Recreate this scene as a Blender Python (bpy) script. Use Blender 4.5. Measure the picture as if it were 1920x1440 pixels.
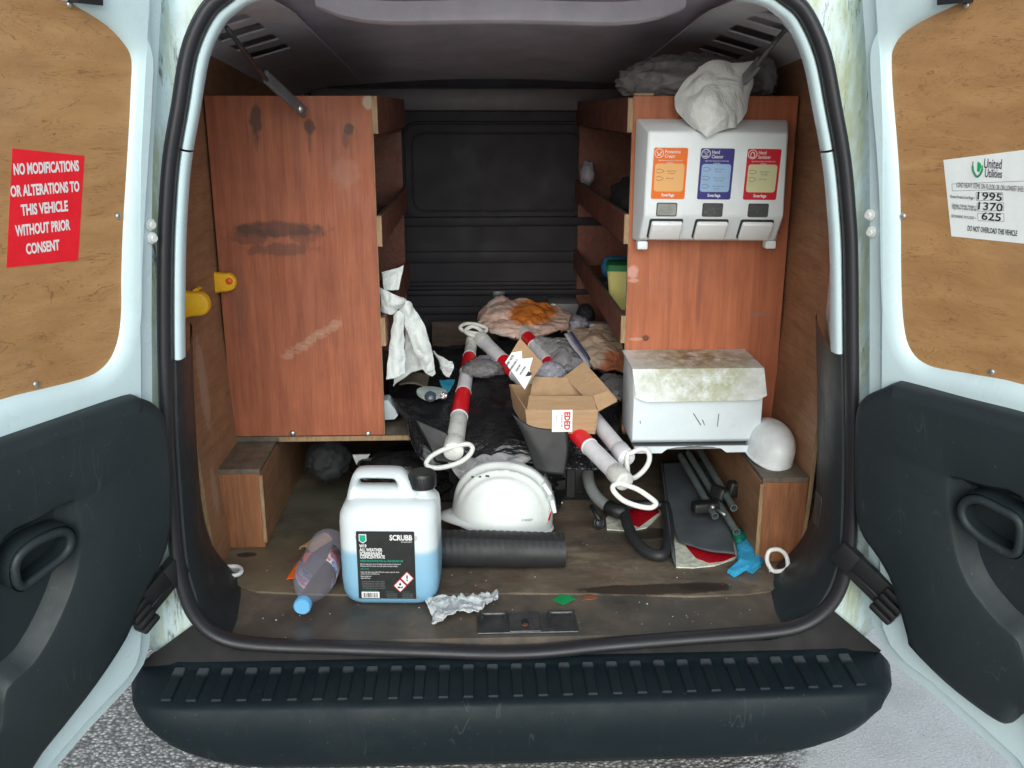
import bpy, bmesh, math, random
from mathutils import Vector, Matrix, noise as mnoise

# ------------------------------------------------------------------ camera, sky, sun, exposure
scene = bpy.context.scene
for o in list(bpy.data.objects):
    bpy.data.objects.remove(o)
cam_data = bpy.data.cameras.new('camera')
cam = bpy.data.objects.new('camera', cam_data)
scene.collection.objects.link(cam)
cam.location = (-0.0563, -1.6200, 1.5311)
cam.rotation_euler = (math.pi / 2 - 0.28014, 0, -0.037564)
cam_data.sensor_width = 36.0
cam_data.lens = 1790.0 / 1920.0 * 36.0
cam_data.clip_start = 0.05
cam_data.clip_end = 2000
scene.camera = cam

world = bpy.data.worlds.new('World')
scene.world = world
world.use_nodes = True
wn = world.node_tree
for n in list(wn.nodes):
    wn.nodes.remove(n)
w_out = wn.nodes.new('ShaderNodeOutputWorld')
w_bg = wn.nodes.new('ShaderNodeBackground')
w_sky = wn.nodes.new('ShaderNodeTexSky')
w_sky.sky_type = 'NISHITA'
w_sky.sun_disc = False
w_sky.sun_elevation = math.radians(27)
w_sky.sun_rotation = math.radians(186)
w_sky.air_density = 1.0
w_sky.dust_density = 2.0
w_sky.ozone_density = 1.0
w_hsv = wn.nodes.new('ShaderNodeHueSaturation')       # overcast: the cloud cover takes most of the blue out
w_hsv.inputs['Saturation'].default_value = 0.62
w_bg.inputs['Strength'].default_value = 0.13
wn.links.new(w_sky.outputs[0], w_hsv.inputs['Color'])
wn.links.new(w_hsv.outputs[0], w_bg.inputs[0])
wn.links.new(w_bg.outputs[0], w_out.inputs[0])

sun_data = bpy.data.lights.new('sun', 'SUN')
sun_data.energy = 1.5
sun_data.angle = math.radians(55)
sun_data.color = (0.84, 0.98, 1.0)
sun = bpy.data.objects.new('sun', sun_data)
scene.collection.objects.link(sun)
sun.rotation_euler = (math.radians(63), 0, math.radians(6))
scene.view_settings.view_transform = 'Standard'
scene.view_settings.look = 'None'
scene.view_settings.gamma = 1.0
scene.view_settings.exposure = 0.27
scene.render.engine = 'CYCLES'
try:
    scene.cycles.max_bounces = 10
    scene.cycles.diffuse_bounces = 6
    scene.cycles.transparent_max_bounces = 12
except Exception:
    pass
random.seed(7)

# ------------------------------------------------------------------ materials
class NB:
    def __init__(s, name):
        s.m = bpy.data.materials.new(name); s.m.use_nodes = True
        s.t = s.m.node_tree; s.p = s.t.nodes['Principled BSDF']
        s.co = s.t.nodes.new('ShaderNodeNewGeometry').outputs['Position']
    def link(s, a, b): s.t.links.new(a, b)
    def setv(s, sock, v):
        if hasattr(v, 'is_linked') or isinstance(v, bpy.types.NodeSocket): s.link(v, sock)
        else:
            if isinstance(v, tuple) and len(v) == 3 and sock.type == 'RGBA': v = v + (1,)
            sock.default_value = v
    def mapping(s, sc=(1, 1, 1), rot=(0, 0, 0), loc=(0, 0, 0)):
        n = s.t.nodes.new('ShaderNodeMapping'); s.link(s.co, n.inputs[0])
        n.inputs['Scale'].default_value = sc; n.inputs['Rotation'].default_value = rot; n.inputs['Location'].default_value = loc
        return n.outputs[0]
    def noise(s, scale, detail=4, rough=.6, vec=None, dist=0):
        n = s.t.nodes.new('ShaderNodeTexNoise'); s.link(vec or s.co, n.inputs['Vector'])
        n.inputs['Scale'].default_value = scale; n.inputs['Detail'].default_value = detail
        n.inputs['Roughness'].default_value = rough; n.inputs['Distortion'].default_value = dist
        return n.outputs['Fac']
    def voro(s, scale, vec=None, feat='F1'):
        n = s.t.nodes.new('ShaderNodeTexVoronoi'); s.link(vec or s.co, n.inputs['Vector']); n.feature = feat
        n.inputs['Scale'].default_value = scale
        return n.outputs['Distance']
    def ramp(s, f, stops):
        n = s.t.nodes.new('ShaderNodeValToRGB'); s.link(f, n.inputs[0]); e = n.color_ramp.elements
        while len(e) < len(stops): e.new(.5)
        for i, (p, c) in enumerate(stops):
            e[i].position = p
            if not isinstance(c, tuple): c = (c, c, c)
            e[i].color = c + (1,)
        return n.outputs[0]
    def mix(s, f, a, b, mode='MIX'):
        n = s.t.nodes.new('ShaderNodeMix'); n.data_type = 'RGBA'; n.blend_type = mode
        s.setv(n.inputs[0], f); s.setv(n.inputs[6], a); s.setv(n.inputs[7], b)
        return n.outputs[2]
    def math(s, op, a, b=0., c=0.):
        n = s.t.nodes.new('ShaderNodeMath'); n.operation = op
        s.setv(n.inputs[0], a); s.setv(n.inputs[1], b); s.setv(n.inputs[2], c)
        return n.outputs[0]
    def spot(s, c, r, wob=.5, fscale=40., hard=.25):
        """a mark of its own shape: 1 inside an uneven ellipsoid round c with radii r, 0 outside"""
        n = s.t.nodes.new('ShaderNodeVectorMath'); n.operation = 'SUBTRACT'; s.link(s.co, n.inputs[0]); n.inputs[1].default_value = c
        d = s.t.nodes.new('ShaderNodeVectorMath'); d.operation = 'DIVIDE'; s.link(n.outputs[0], d.inputs[0]); d.inputs[1].default_value = r
        l = s.t.nodes.new('ShaderNodeVectorMath'); l.operation = 'LENGTH'; s.link(d.outputs[0], l.inputs[0])
        q = s.math('MULTIPLY_ADD', s.math('SUBTRACT', s.noise(fscale, 5, .7), .5), wob * 2, l.outputs['Value'])
        m = s.t.nodes.new('ShaderNodeMapRange'); s.link(q, m.inputs[0]); m.inputs[1].default_value = 1 + hard; m.inputs[2].default_value = 1 - hard
        m.interpolation_type = 'SMOOTHSTEP'
        return m.outputs[0]
    def bump(s, h, dist=.002, strength=1.):
        n = s.t.nodes.new('ShaderNodeBump'); s.link(h, n.inputs['Height']); n.inputs['Distance'].default_value = dist; n.inputs['Strength'].default_value = strength
        s.link(n.outputs[0], s.p.inputs['Normal'])
    def out(s, col=None, rough=None, metal=None, **kw):
        if col is not None: s.setv(s.p.inputs['Base Color'], col)
        if rough is not None: s.setv(s.p.inputs['Roughness'], rough)
        if metal is not None: s.setv(s.p.inputs['Metallic'], metal)
        for k, v in kw.items(): s.setv(s.p.inputs[k.replace('_', ' ')], v)
        return s.m

def plain(name, c, rough=.5, var=.18, scale=25., bump=0., metal=0., bscale=None, **kw):
    b = NB(name)
    lo = tuple(x * (1 - var) for x in c); hi = tuple(min(1, x * (1 + var)) for x in c)
    f = b.noise(scale, 6, .65)
    col = b.ramp(f, [(.3, lo), (.7, hi)])
    r = b.ramp(b.noise(scale * 1.7, 4, .6), [(.3, max(0, rough - .08)), (.7, min(1, rough + .1))])
    if bump: b.bump(b.noise(bscale or scale * 4, 5, .6), bump)
    return b.out(col, r, metal, **kw)

def ply(name, light, dark, grain=(40, 40, 3), spots=(), rough=.55, seam=.5, contrast=1.):
    """veneer: long grain, blotches, and marks given as (centre, radii, colour, amount, wobble)"""
    b = NB(name)
    v = b.mapping(grain)
    g = b.noise(2.2, 7, .62, v, .35)
    g2 = b.noise(9., 6, .7, v, .2)
    base = b.ramp(g, [(.28, dark), (.5, tuple((x + y) / 2 for x, y in zip(light, dark))), (.72, light)])
    streak = b.ramp(g2, [(.32, .62), (.55, 1.)])
    col = b.mix(.75 * contrast, base, streak, 'MULTIPLY')
    blot = b.ramp(b.noise(4.5, 5, .6), [(.35, .72), (.62, 1.05)])
    col = b.mix(.6, col, blot, 'MULTIPLY')
    scuff = b.ramp(b.noise(60, 3, .8, b.mapping((1, 1, .35))), [(.69, 0.), (.76, 1.)])
    col = b.mix(b.math('MULTIPLY', scuff, .35), col, tuple(min(1, x * 1.5 + .05) for x in light))
    for c, r, k, a, w in spots:
        f = b.math('MULTIPLY', b.spot(c, r, w), a)
        col = b.mix(f, col, k)
    b.bump(g2, .0006, .6)
    return b.out(col, b.ramp(b.noise(14, 4, .6), [(.3, rough - .1), (.7, rough + .15)]))

M = {}

# ---- paint, plastic, rubber
def paint_white(name, dirt=.3, algae=0.):
    b = NB(name)
    col = (.63, .785, .815)
    d = b.ramp(b.noise(7, 8, .72), [(.52, 0.), (.78, 1.)])
    col = b.mix(b.math('MULTIPLY', d, dirt), col, (.36, .34, .29))
    sp = b.ramp(b.noise(160, 2, .5), [(.70, 0.), (.76, 1.)])
    col = b.mix(b.math('MULTIPLY', sp, dirt * .9), col, (.16, .13, .10))
    if algae:
        run = b.ramp(b.noise(5, 7, .7, b.mapping((6, 6, 1.2))), [(.42, 0.), (.62, 1.)])
        col = b.mix(b.math('MULTIPLY', run, algae), col, (.40, .45, .24))
        blk = b.ramp(b.noise(9, 6, .75, b.mapping((7, 7, .9), loc=(3, 1, 0))), [(.58, 0.), (.68, 1.)])
        col = b.mix(b.math('MULTIPLY', blk, algae * 1.2), col, (.06, .055, .045))
    r = b.ramp(b.noise(12, 4, .6), [(.3, .22), (.7, .42)])
    b.bump(b.noise(30, 3, .5), .0006, .5)
    return b.out(col, r, 0., Coat_Weight=.25, Coat_Roughness=.15)
M['white'] = paint_white('white_paint', .16)
M['pillar'] = paint_white('weathered_white_paint', .55, .85)
M['bolt_white'] = plain('painted_bolt', (.72, .74, .73), .35, .1)
def black_plastic(name, c=(.0150, .0235, .0275), rough=.50, gr=900, scuff=.5, gb=.0005, spec=.5):
    b = NB(name)
    dust = b.ramp(b.noise(6, 7, .7), [(.52, 0.), (.80, 1.)])
    col = b.mix(b.math('MULTIPLY', dust, scuff * .35), c, (.06, .066, .07))
    sc = b.ramp(b.noise(34, 4, .85, b.mapping((1, 1, 1), loc=(2, 5, 1))), [(.70, 0.), (.78, 1.)])
    col = b.mix(b.math('MULTIPLY', sc, scuff * .7), col, (.16, .165, .16))
    for c0, rot in ((.5, .5), (.46, -.9), (.55, 1.6)):
        q = b.noise(2.2, 2, .5, b.mapping((6, 6, 1.2), rot=(rot, rot * .6, rot)), .4)
        ln = b.ramp(b.math('ABSOLUTE', b.math('SUBTRACT', q, c0)), [(0., 1.), (.0035, 0.)])
        br = b.ramp(b.noise(9, 3, .7, b.mapping((1, 1, 1), loc=(c0 * 50, rot * 9, 3))), [(.56, 0.), (.62, 1.)])
        col = b.mix(b.math('MULTIPLY', b.math('MULTIPLY', ln, br), scuff * .45), col, (.12, .13, .13))
    fl = b.ramp(b.noise(150, 1, .5), [(.74, 0.), (.78, 1.)])
    col = b.mix(b.math('MULTIPLY', fl, scuff * .22), col, (.30, .31, .30))
    r = b.ramp(b.noise(9, 5, .7), [(.3, rough - .10), (.7, rough + .14)])
    b.bump(b.noise(gr, 2, .5), gb, .6)
    return b.out(col, r, 0., Specular_IOR_Level=spec)
M['trim_black'] = black_plastic('moulded_black_plastic', rough=.50)
M['bumper'] = black_plastic('bumper_plastic', (.0075, .0150, .0190), .50, 700, .5, spec=.24)
def rib_mat():
    b = NB('worn_rib_plastic')
    sep = b.t.nodes.new('ShaderNodeSeparateXYZ'); b.link(b.co, sep.inputs[0])
    m = b.t.nodes.new('ShaderNodeMapRange'); b.link(b.math('ADD', sep.outputs[1], b.math('MULTIPLY', b.math('SUBTRACT', b.noise(60, 4, .7), .5), .014)), m.inputs[0])
    m.inputs[1].default_value = -.036; m.inputs[2].default_value = -.026
    col = b.mix(m.outputs[0], (.0085, .0165, .0205), (.075, .085, .092))      # rubbed pale where loads are dragged over the step
    b.bump(b.noise(700, 2, .5), .0005, .6)
    return b.out(col, .5, 0., Specular_IOR_Level=.3)
M['rib'] = rib_mat()
M['seal'] = black_plastic('seal_rubber', (.020, .020, .024), .38, 500, .25)
M['black'] = black_plastic('black_plastic', (.012, .013, .014), .45, 500, .2)
M['rubber'] = black_plastic('mat_rubber', (.022, .023, .025), .55, 400, .5)
M['liner_grey'] = plain('painted_inner_metal', (.76, .74, .78), .5, .12, 8, .0006)
M['roof_grey'] = plain('roof_inner_metal', (.80, .73, .80), .55, .15, 6, .0006)
M['bulkhead'] = black_plastic('bulkhead_paint', (.030, .027, .034), .62, 200, .05, spec=.35)
M['ledge'] = plain('ledge_paint', (.13, .12, .13), .5, .1)
M['under'] = plain('underbody_black', (.012, .012, .012), .8, .3, 10)
# ---- timber
DK = (.035, .022, .018)
M['ply_left'] = ply('red_ply_left', (.46, .140, .064), (.29, .078, .037), (36, 36, 2.2), contrast=.6, spots=[
    ((-0.5419, 0.6000, 1.5083), (.012, .05, .034), DK, .75, 1.), ((-0.5449, 0.6000, 1.4682), (.005, .05, .03), DK, .35, 1.), ((-0.4239, 0.6000, 1.4934), (.012, .05, .016), DK, .75, 1.), ((-0.4267, 0.6000, 1.4657), (.004, .05, .03), DK, .35, 1.), ((-0.3378, 0.6000, 1.4887), (.010, .05, .013), DK, .75, 1.), ((-0.3460, 0.6000, 1.4656), (.007, .05, .02), DK, .4, 1.),
    ((-0.5112, 0.6000, 1.2667), (.10, .05, .018), (.045, .026, .022), .62, .9), ((-0.5046, 0.6000, 1.2202), (.075, .05, .014), (.06, .03, .024), .5, 1.1), ((-0.5727, 0.6000, 1.2548), (.05, .05, .022), (.04, .025, .022), .45, 1.1), ((-0.4512, 0.6000, 1.2543), (.04, .05, .02), (.05, .03, .024), .4, 1.2),
    ((-0.3532, 0.6000, 1.3920), (.030, .05, .030), (.36, .20, .13), .3, 1.4), ((-0.2926, 0.6000, 1.5482), (.012, .05, .016), (.42, .36, .27), .8, .4),
    ((-0.5088, 0.6000, 0.9664), (.018, .05, .0070), (.50, .33, .23), 0.34, 2.2), ((-0.4930, 0.6000, 0.9767), (.018, .05, .0070), (.50, .33, .23), 0.26, 2.2), ((-0.4786, 0.6000, 0.9857), (.018, .05, .0070), (.50, .33, .23), 0.34, 2.2), ((-0.4642, 0.6000, 0.9960), (.018, .05, .0070), (.50, .33, .23), 0.26, 2.2), ((-0.4486, 0.6000, 1.0050), (.018, .05, .0070), (.50, .33, .23), 0.34, 2.2), ((-0.4329, 0.6000, 1.0152), (.018, .05, .0070), (.50, .33, .23), 0.26, 2.2), ((-0.4186, 0.6000, 1.0254), (.018, .05, .0070), (.50, .33, .23), 0.34, 2.2), ((-0.4043, 0.6000, 1.0344), (.018, .05, .0070), (.50, .33, .23), 0.26, 2.2), ((-0.3888, 0.6000, 1.0445), (.018, .05, .0070), (.50, .33, .23), 0.34, 2.2),
    ((-0.6085, 0.6000, 1.1062), (.02, .05, .09), (.16, .07, .045), .35, .6)])
M['ply_right'] = ply('red_ply_right', (.54, .172, .076), (.37, .102, .044), (33, 33, 1.6), contrast=.6, spots=[
    ((0.3123, 0.6000, 1.1632), (.013, .05, .016), (.62, .33, .27), .9, .7), ((0.3130, 0.6000, 1.1429), (.012, .05, .005), (.60, .33, .27), .8, .5),
    ((0.3476, 0.6000, 1.0031), (.010, .05, .007), (.14, .06, .05), .8, .4), ((0.3258, 0.6000, 1.0007), (.016, .05, .004), (.60, .38, .3), .5, .5),
    ((0.6217, 0.6000, 1.0584), (.03, .05, .004), (.2, .17, .15), .5, .5), ((0.4715, 0.6000, 1.0983), (.006, .05, .07), (.24, .08, .05), .5, .5)])
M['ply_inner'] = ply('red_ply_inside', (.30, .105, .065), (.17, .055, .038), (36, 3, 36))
M['ply_edge'] = ply('raw_ply_edge', (.50, .33, .17), (.24, .15, .08), (60, 60, 10))
M['ply_liner'] = ply('brown_ply_liner', (.42, .22, .115), (.27, .135, .072), (30, 2.4, 30), spots=[
    ((-.65, .40, .95), (.1, .03, .10), (.50, .40, .33), .35, 1.), ((-.65, .37, .72), (.1, .02, .06), (.45, .35, .28), .4, 1.)])
def door_ply_mat():
    """rotary-cut veneer: smooth tan ground, thin squiggling dark growth lines in broken runs, hand dirt, a few knocks"""
    b = NB('tan_door_ply')
    g = b.noise(3.2, 5, .6, b.mapping((2.5, 2.5, 9)), .5)
    col = b.ramp(g, [(.3, (.37, .190, .072)), (.5, (.44, .235, .094)), (.7, (.51, .285, .120))])
    f = b.noise(1.6, 6, .62, b.mapping((3.2, 3.2, 15), loc=(2, 0, 4)), .9)
    for c0, wd_, am in ((.50, .010, .75), (.44, .006, .6), (.57, .007, .65), (.40, .005, .5), (.62, .005, .5)):
        ln = b.ramp(b.math('ABSOLUTE', b.math('SUBTRACT', f, c0)), [(0., 1.), (wd_, 0.)])
        br = b.ramp(b.noise(11, 4, .7, b.mapping((1, 1, 2.2), loc=(c0 * 40, 1, 2))), [(.46, 0.), (.56, 1.)])
        col = b.mix(b.math('MULTIPLY', b.math('MULTIPLY', ln, br), am), col, (.16, .075, .028))
    fl = b.noise(26, 3, .7, b.mapping((4, 4, 26)))
    col = b.mix(b.ramp(fl, [(.60, 0.), (.70, .45)]), col, (.22, .11, .045))
    d = b.ramp(b.noise(4, 7, .75), [(.52, 0.), (.75, .35)])
    col = b.mix(d, col, (.24, .19, .14))
    sp = b.ramp(b.noise(130, 2, .5), [(.73, 0.), (.77, .6)])
    col = b.mix(sp, col, (.10, .06, .035))
    b.bump(fl, .0004, .5)
    return b.out(col, b.ramp(b.noise(9, 4, .6), [(.3, .42), (.7, .62)]))
M['ply_door'] = door_ply_mat()
M['ply_box'] = ply('wheel_box_ply', (.38, .15, .062), (.22, .085, .036), (36, 36, 2.5))
M['box_top'] = ply('dusty_ply_top', (.19, .155, .115), (.09, .072, .054), (14, 14, 14))
def floor_mat():
    b = NB('dirty_ply_floor')
    v = b.mapping((3.5, 9, 1))
    g = b.noise(2.5, 9, .75, v, .5)
    col = b.ramp(g, [(.25, (.080, .060, .042)), (.5, (.175, .135, .096)), (.78, (.32, .26, .185))])
    bl = b.noise(5, 8, .72)
    col = b.mix(b.ramp(bl, [(.42, 0.), (.60, .80)]), col, (.058, .050, .043))
    sm = b.noise(2.6, 7, .75, b.mapping((1, 2.2, 1), loc=(9, 3, 0)))
    col = b.mix(b.ramp(sm, [(.48, 0.), (.60, .6)]), col, (.17, .145, .11))
    rd = b.noise(7, 5, .6, b.mapping((1, 1, 1), loc=(4, 2, 0)))
    col = b.mix(b.ramp(rd, [(.55, 0.), (.75, .5)]), col, (.17, .085, .055))
    gn = b.spot((-.40, .62, .55), (.20, .24, .2), .8, 9, .5)
    col = b.mix(b.math('MULTIPLY', gn, .5), col, (.035, .055, .038))
    ol = b.spot((-.45, .33, .55), (.17, .15, .2), .8, 9, .5)
    col = b.mix(b.math('MULTIPLY', ol, .55), col, (.16, .13, .075))
    for c, r, k in [((0.3155, 0.1829, 0.5580), (.16, .022, .1), (.030, .018, .013)), ((0.4194, 0.1908, 0.5580), (.05, .02, .1), (.030, .02, .014)),
                    ((0.3469, 0.4587, 0.5580), (.06, .03, .1), (.03, .022, .017)), ((-0.5854, 0.3801, 0.5580), (.022, .012, .1), (.012, .011, .010)),
                    ((-0.5615, 0.2159, 0.5580), (.010, .004, .1), (.012, .011, .010))]:
        col = b.mix(b.math('MULTIPLY', b.spot(c, r, .5, 22, .12), .85), col, k)
    sp = b.ramp(b.noise(240, 2, .5), [(.74, 0.), (.79, 1.)])
    col = b.mix(b.math('MULTIPLY', sp, .5), col, (.33, .28, .21))
    b.bump(b.noise(70, 5, .7), .0012, .7)
    return b.out(col, b.ramp(bl, [(.3, .62), (.65, .38)]))
M['floor'] = floor_mat()
def sill_mat():
    b = NB('worn_sill_paint')
    bl = b.noise(6, 8, .72)
    col = b.ramp(bl, [(.3, (.045, .045, .044)), (.5, (.095, .083, .070)), (.72, (.20, .15, .11))])
    ru = b.ramp(b.noise(18, 6, .7, b.mapping((1, 1.6, 1), loc=(1, 7, 0))), [(.60, 0.), (.72, .8)])
    col = b.mix(ru, col, (.13, .060, .036))
    sp = b.ramp(b.noise(190, 2, .5), [(.75, 0.), (.79, 1.)])
    col = b.mix(b.math('MULTIPLY', sp, .5), col, (.36, .33, .28))
    b.bump(b.noise(60, 5, .7), .0012, .6)
    return b.out(col, b.ramp(bl, [(.3, .35), (.7, .62)]))
M['sill'] = sill_mat()
M['rust'] = plain('rust', (.20, .075, .035), .8, .5, 60, .0015)
M['tube_grey'] = plain('grey_green_tube', (.115, .145, .145), .4, .2, 40)
M['steel'] = plain('zinc_steel', (.50, .50, .49), .38, .2, 40, .0003, .85)
M['dark_steel'] = plain('dark_steel', (.10, .105, .11), .4, .3, 40, .0004, .7)
M['strut'] = plain('grey_strut', (.16, .16, .17), .4, .15, 20, .0003, .3)
# ---- ground
def ground_mat():
    b = NB('wet_tarmac')
    vn = b.t.nodes.new('ShaderNodeTexVoronoi'); b.link(b.co, vn.inputs['Vector']); vn.inputs['Scale'].default_value = 105.
    bw = b.t.nodes.new('ShaderNodeRGBToBW'); b.link(vn.outputs['Color'], bw.inputs[0])
    vo = vn.outputs['Distance']; n1 = b.noise(150, 5, .7); big = b.noise(2.2, 7, .7)
    stone = b.ramp(bw.outputs[0], [(.15, (.26, .25, .235)), (.5, (.50, .485, .455)), (.75, (.74, .72, .68)), (.95, (.86, .85, .82))])
    stone = b.mix(b.ramp(vo, [(.48, 0.), (.66, .7)]), stone, (.12, .112, .10))
    pale = b.ramp(b.noise(120, 5, .7), [(.3, (.66, .67, .66)), (.5, (.80, .81, .80)), (.7, (.88, .89, .88))])  # sky sheen on the wet right-hand ground, put into the pale colour
    sep = b.t.nodes.new('ShaderNodeSeparateXYZ'); b.link(b.co, sep.inputs[0])
    side = b.math('ADD', sep.outputs[0], b.math('MULTIPLY', b.math('SUBTRACT', b.noise(9, 7, .75), .5), .30))
    f = b.ramp(side, [(.70, 0.), (.74, 1.)])
    col = b.mix(f, stone, pale)
    col = b.mix(b.ramp(big, [(.48, 0.), (.72, .35)]), col, (.26, .25, .23))
    pits = b.ramp(b.noise(52, 4, .7), [(.66, 0.), (.71, 1.)])
    col = b.mix(b.math('MULTIPLY', pits, .75), col, (.07, .06, .052))
    h = b.mix(f, b.math('MULTIPLY', vo, -1.2), n1)
    b.bump(h, .006, .8)
    return b.out(col, b.ramp(b.noise(25, 4, .7), [(.3, .20), (.65, .48)]))
M['ground'] = ground_mat()
# ---- goods
M['hdpe'] = None
M['card'] = ply('corrugated_card', (.52, .335, .19), (.42, .26, .145), (3, 60, 60), contrast=.6, rough=.8)
M['card_in'] = plain('card_inside', (.44, .28, .16), .85, .12, 30, .0004)
M['label_white'] = plain('label_paper', (.84, .88, .87), .55, .05, 30)
M['red'] = plain('sticker_red', (.84, .012, .026), .45, .08, 40)
M['ink'] = plain('black_ink', (.015, .015, .017), .6, .05)
M['ink_grey'] = plain('grey_ink', (.16, .16, .17), .6, .05)
M['ink_white'] = plain('white_print', (.80, .80, .80), .5, .05)
M['ink_brown'] = plain('brown_print', (.22, .10, .05), .6, .05)
M['ink_pur'] = plain('plum_ink', (.060, .035, .065), .6, .05)
M['green_ink'] = plain('green_print', (.0, .42, .10), .5, .05)
M['green_dk'] = plain('dark_green_print', (.01, .22, .10), .5, .05)
M['teal_ink'] = plain('teal_print', (.0, .36, .24), .5, .05)
M['teal_dk'] = plain('dim_teal_print', (.005, .17, .12), .55, .05)
M['label_black'] = plain('black_label', (.016, .018, .018), .38, .3, 60)
M['orange_c'] = plain('orange_card', (.86, .17, .01), .4, .04)
M['orange_l'] = plain('pale_orange_card', (.86, .46, .17), .4, .04)
M['blue_c'] = plain('indigo_card', (.040, .035, .23), .4, .04)
M['blue_l'] = plain('pale_blue_card', (.33, .50, .75), .4, .04)
M['red_c'] = plain('crimson_card', (.62, .01, .03), .4, .04)
M['cream_l'] = plain('cream_card', (.68, .68, .40), .4, .04)
M['disp'] = plain('dispenser_shell', (.84, .90, .93), .38, .05, 12)
M['disp_btn'] = plain('dispenser_button', (.90, .92, .93), .32, .03, 12)
M['disp_gap'] = plain('dispenser_gap', (.05, .055, .06), .5, .1)
M['disp_win'] = plain('dispenser_window', (.085, .09, .09), .2, .15, 12)
M['disp_win_c'] = plain('cream_filled_window', (.30, .31, .28), .25, .3, 30)
def pole_mat(name, c, dirt, k=(.20, .18, .15)):
    b = NB(name)
    g = b.ramp(b.noise(16, 7, .75), [(.46, 0.), (.70, 1.)])
    col = b.mix(b.math('MULTIPLY', g, dirt), c, tuple(x * .45 + .06 for x in c))
    sc = b.ramp(b.noise(85, 4, .8), [(.63, 0.), (.69, 1.)])
    col = b.mix(b.math('MULTIPLY', sc, dirt), col, k)
    b.bump(b.noise(60, 4, .7), .0006, .6)
    return b.out(col, b.ramp(g, [(0., .34), (1., .6)]))
M['pole_white'] = pole_mat('pole_white', (.82, .81, .85), .45)
M['pole_dirty'] = pole_mat('pole_dirty_white', (.74, .74, .70), .95)
M['pole_red'] = pole_mat('pole_red', (.80, .010, .020), .35, (.35, .02, .03))
M['ring'] = pole_mat('ring_white', (.86, .86, .82), .55)
M['yellow'] = plain('yellow_plastic', (.88, .46, .012), .5, .12, 30, .0004)
M['yellow_tub'] = plain('pale_yellow_tub', (.72, .66, .24), .45, .05)
M['green_lid'] = plain('green_lid', (.015, .19, .06), .4, .1)
M['green_pl'] = plain('green_scrap', (.0, .34, .10), .35, .12, 40)
M['teal'] = plain('teal_cuff', (.0, .16, .115), .6, .2, 60, .001)
M['blue_pl'] = plain('blue_plastic', (.03, .16, .30), .22, .1)
M['cyan'] = plain('blue_foam_cloth', (.04, .42, .72), .85, .18, 120, .002, bscale=260)
M['cyan_dull'] = plain('blue_glove_rubber', (.03, .26, .38), .6, .15, 60)
M['orange_s'] = plain('orange_plastic', (.90, .14, .01), .4, .08)
M['grey_pipe'] = plain('grey_tube', (.26, .275, .275), .42, .15, 30, .0003)
M['grey_panel'] = plain('grey_sign_back', (.075, .087, .097), .5, .3, 14, .0006)
M['refl_white'] = plain('chipped_reflective_white', (.66, .68, .56), .4, .35, 70, .0008)
M['refl_red'] = plain('reflective_red', (.46, .008, .018), .3, .15, 40)
def black_film():
    b = NB('black_polythene')
    cs = b.math('ADD', b.math('ABSOLUTE', b.math('SUBTRACT', b.noise(6.5, 4, .6, None, .9), .5)), b.math('MULTIPLY', b.math('ABSOLUTE', b.math('SUBTRACT', b.noise(33, 4, .6), .5)), .12))
    b.bump(cs, .030, .9)
    d = b.ramp(b.noise(7, 6, .7), [(.5, 0.), (.75, .5)])
    return b.out(b.mix(d, (.012, .012, .014), (.07, .065, .06)), .26, 0.)
M['black_sheet'] = black_film()
M['goggle'] = plain('goggle_lens', (.05, .07, .09), .12, .2)
M['foil'] = plain('silver_foil', (.62, .62, .64), .25, .2, 60, .002, .9)
def cloth(name, c, trans=.0, rough=.85, var=.12):
    b = NB(name)
    col = b.ramp(b.noise(14, 6, .65), [(.3, tuple(x * (1 - var) for x in c)), (.7, c)])
    cs = b.math('ADD', b.math('ABSOLUTE', b.math('SUBTRACT', b.noise(16, 5, .65, None, .7), .5)), b.math('MULTIPLY', b.noise(90, 4, .7), .03))
    b.bump(cs, .014, .8)
    return b.out(col, rough, 0., Subsurface_Weight=trans, Subsurface_Radius=(.02, .02, .02), Subsurface_Scale=.3)
M['cloth'] = cloth('white_fleece_cloth', (.74, .78, .77))
M['paper'] = cloth('paper_bag', (.90, .93, .91))
M['rag'] = cloth('dirty_white_rag', (.70, .73, .74), var=.35)
def film(name, tint, alpha, rough=.25, spots=()):
    b = NB(name)
    cr = b.noise(11, 7, .72, None, .6)
    col = b.ramp(cr, [(.3, tuple(x * .7 for x in tint)), (.7, tint)])
    for c, r, k, a, w in spots:
        col = b.mix(b.math('MULTIPLY', b.spot(c, r, w, 14, .2), a), col, k)
    cs = b.math('ADD', b.math('ABSOLUTE', b.math('SUBTRACT', b.noise(13, 5, .65, None, .8), .5)), b.math('MULTIPLY', b.math('ABSOLUTE', b.math('SUBTRACT', b.noise(41, 4, .6), .5)), .22))
    b.bump(cs, .018, .9)
    al = b.ramp(b.noise(16, 5, .7), [(.3, max(0, alpha - .2)), (.7, min(1, alpha + .15))])
    return b.out(col, rough, 0., Alpha=al)
M['film_grey'] = film('clear_polythene', (.60, .59, .61), .62, .16)
M['film_lilac'] = film('lilac_polythene', (.60, .58, .68), .85, .18)
M['film_back'] = film('dull_polythene', (.34, .33, .34), .7, .22)
M['film_pink'] = film('pink_polythene', (.82, .56, .47), .97, .16, [((0.1201, 1.3000, 0.9234), (.075, .4, .022), (.70, .20, .02), .95, .25), ((-0.0050, 1.3000, 0.8649), (.05, .4, .03), (.62, .56, .52), .8, .6), ((-0.0294, 1.3000, 0.9499), (.04, .4, .02), (.64, .56, .52), .8, .6)])
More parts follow.
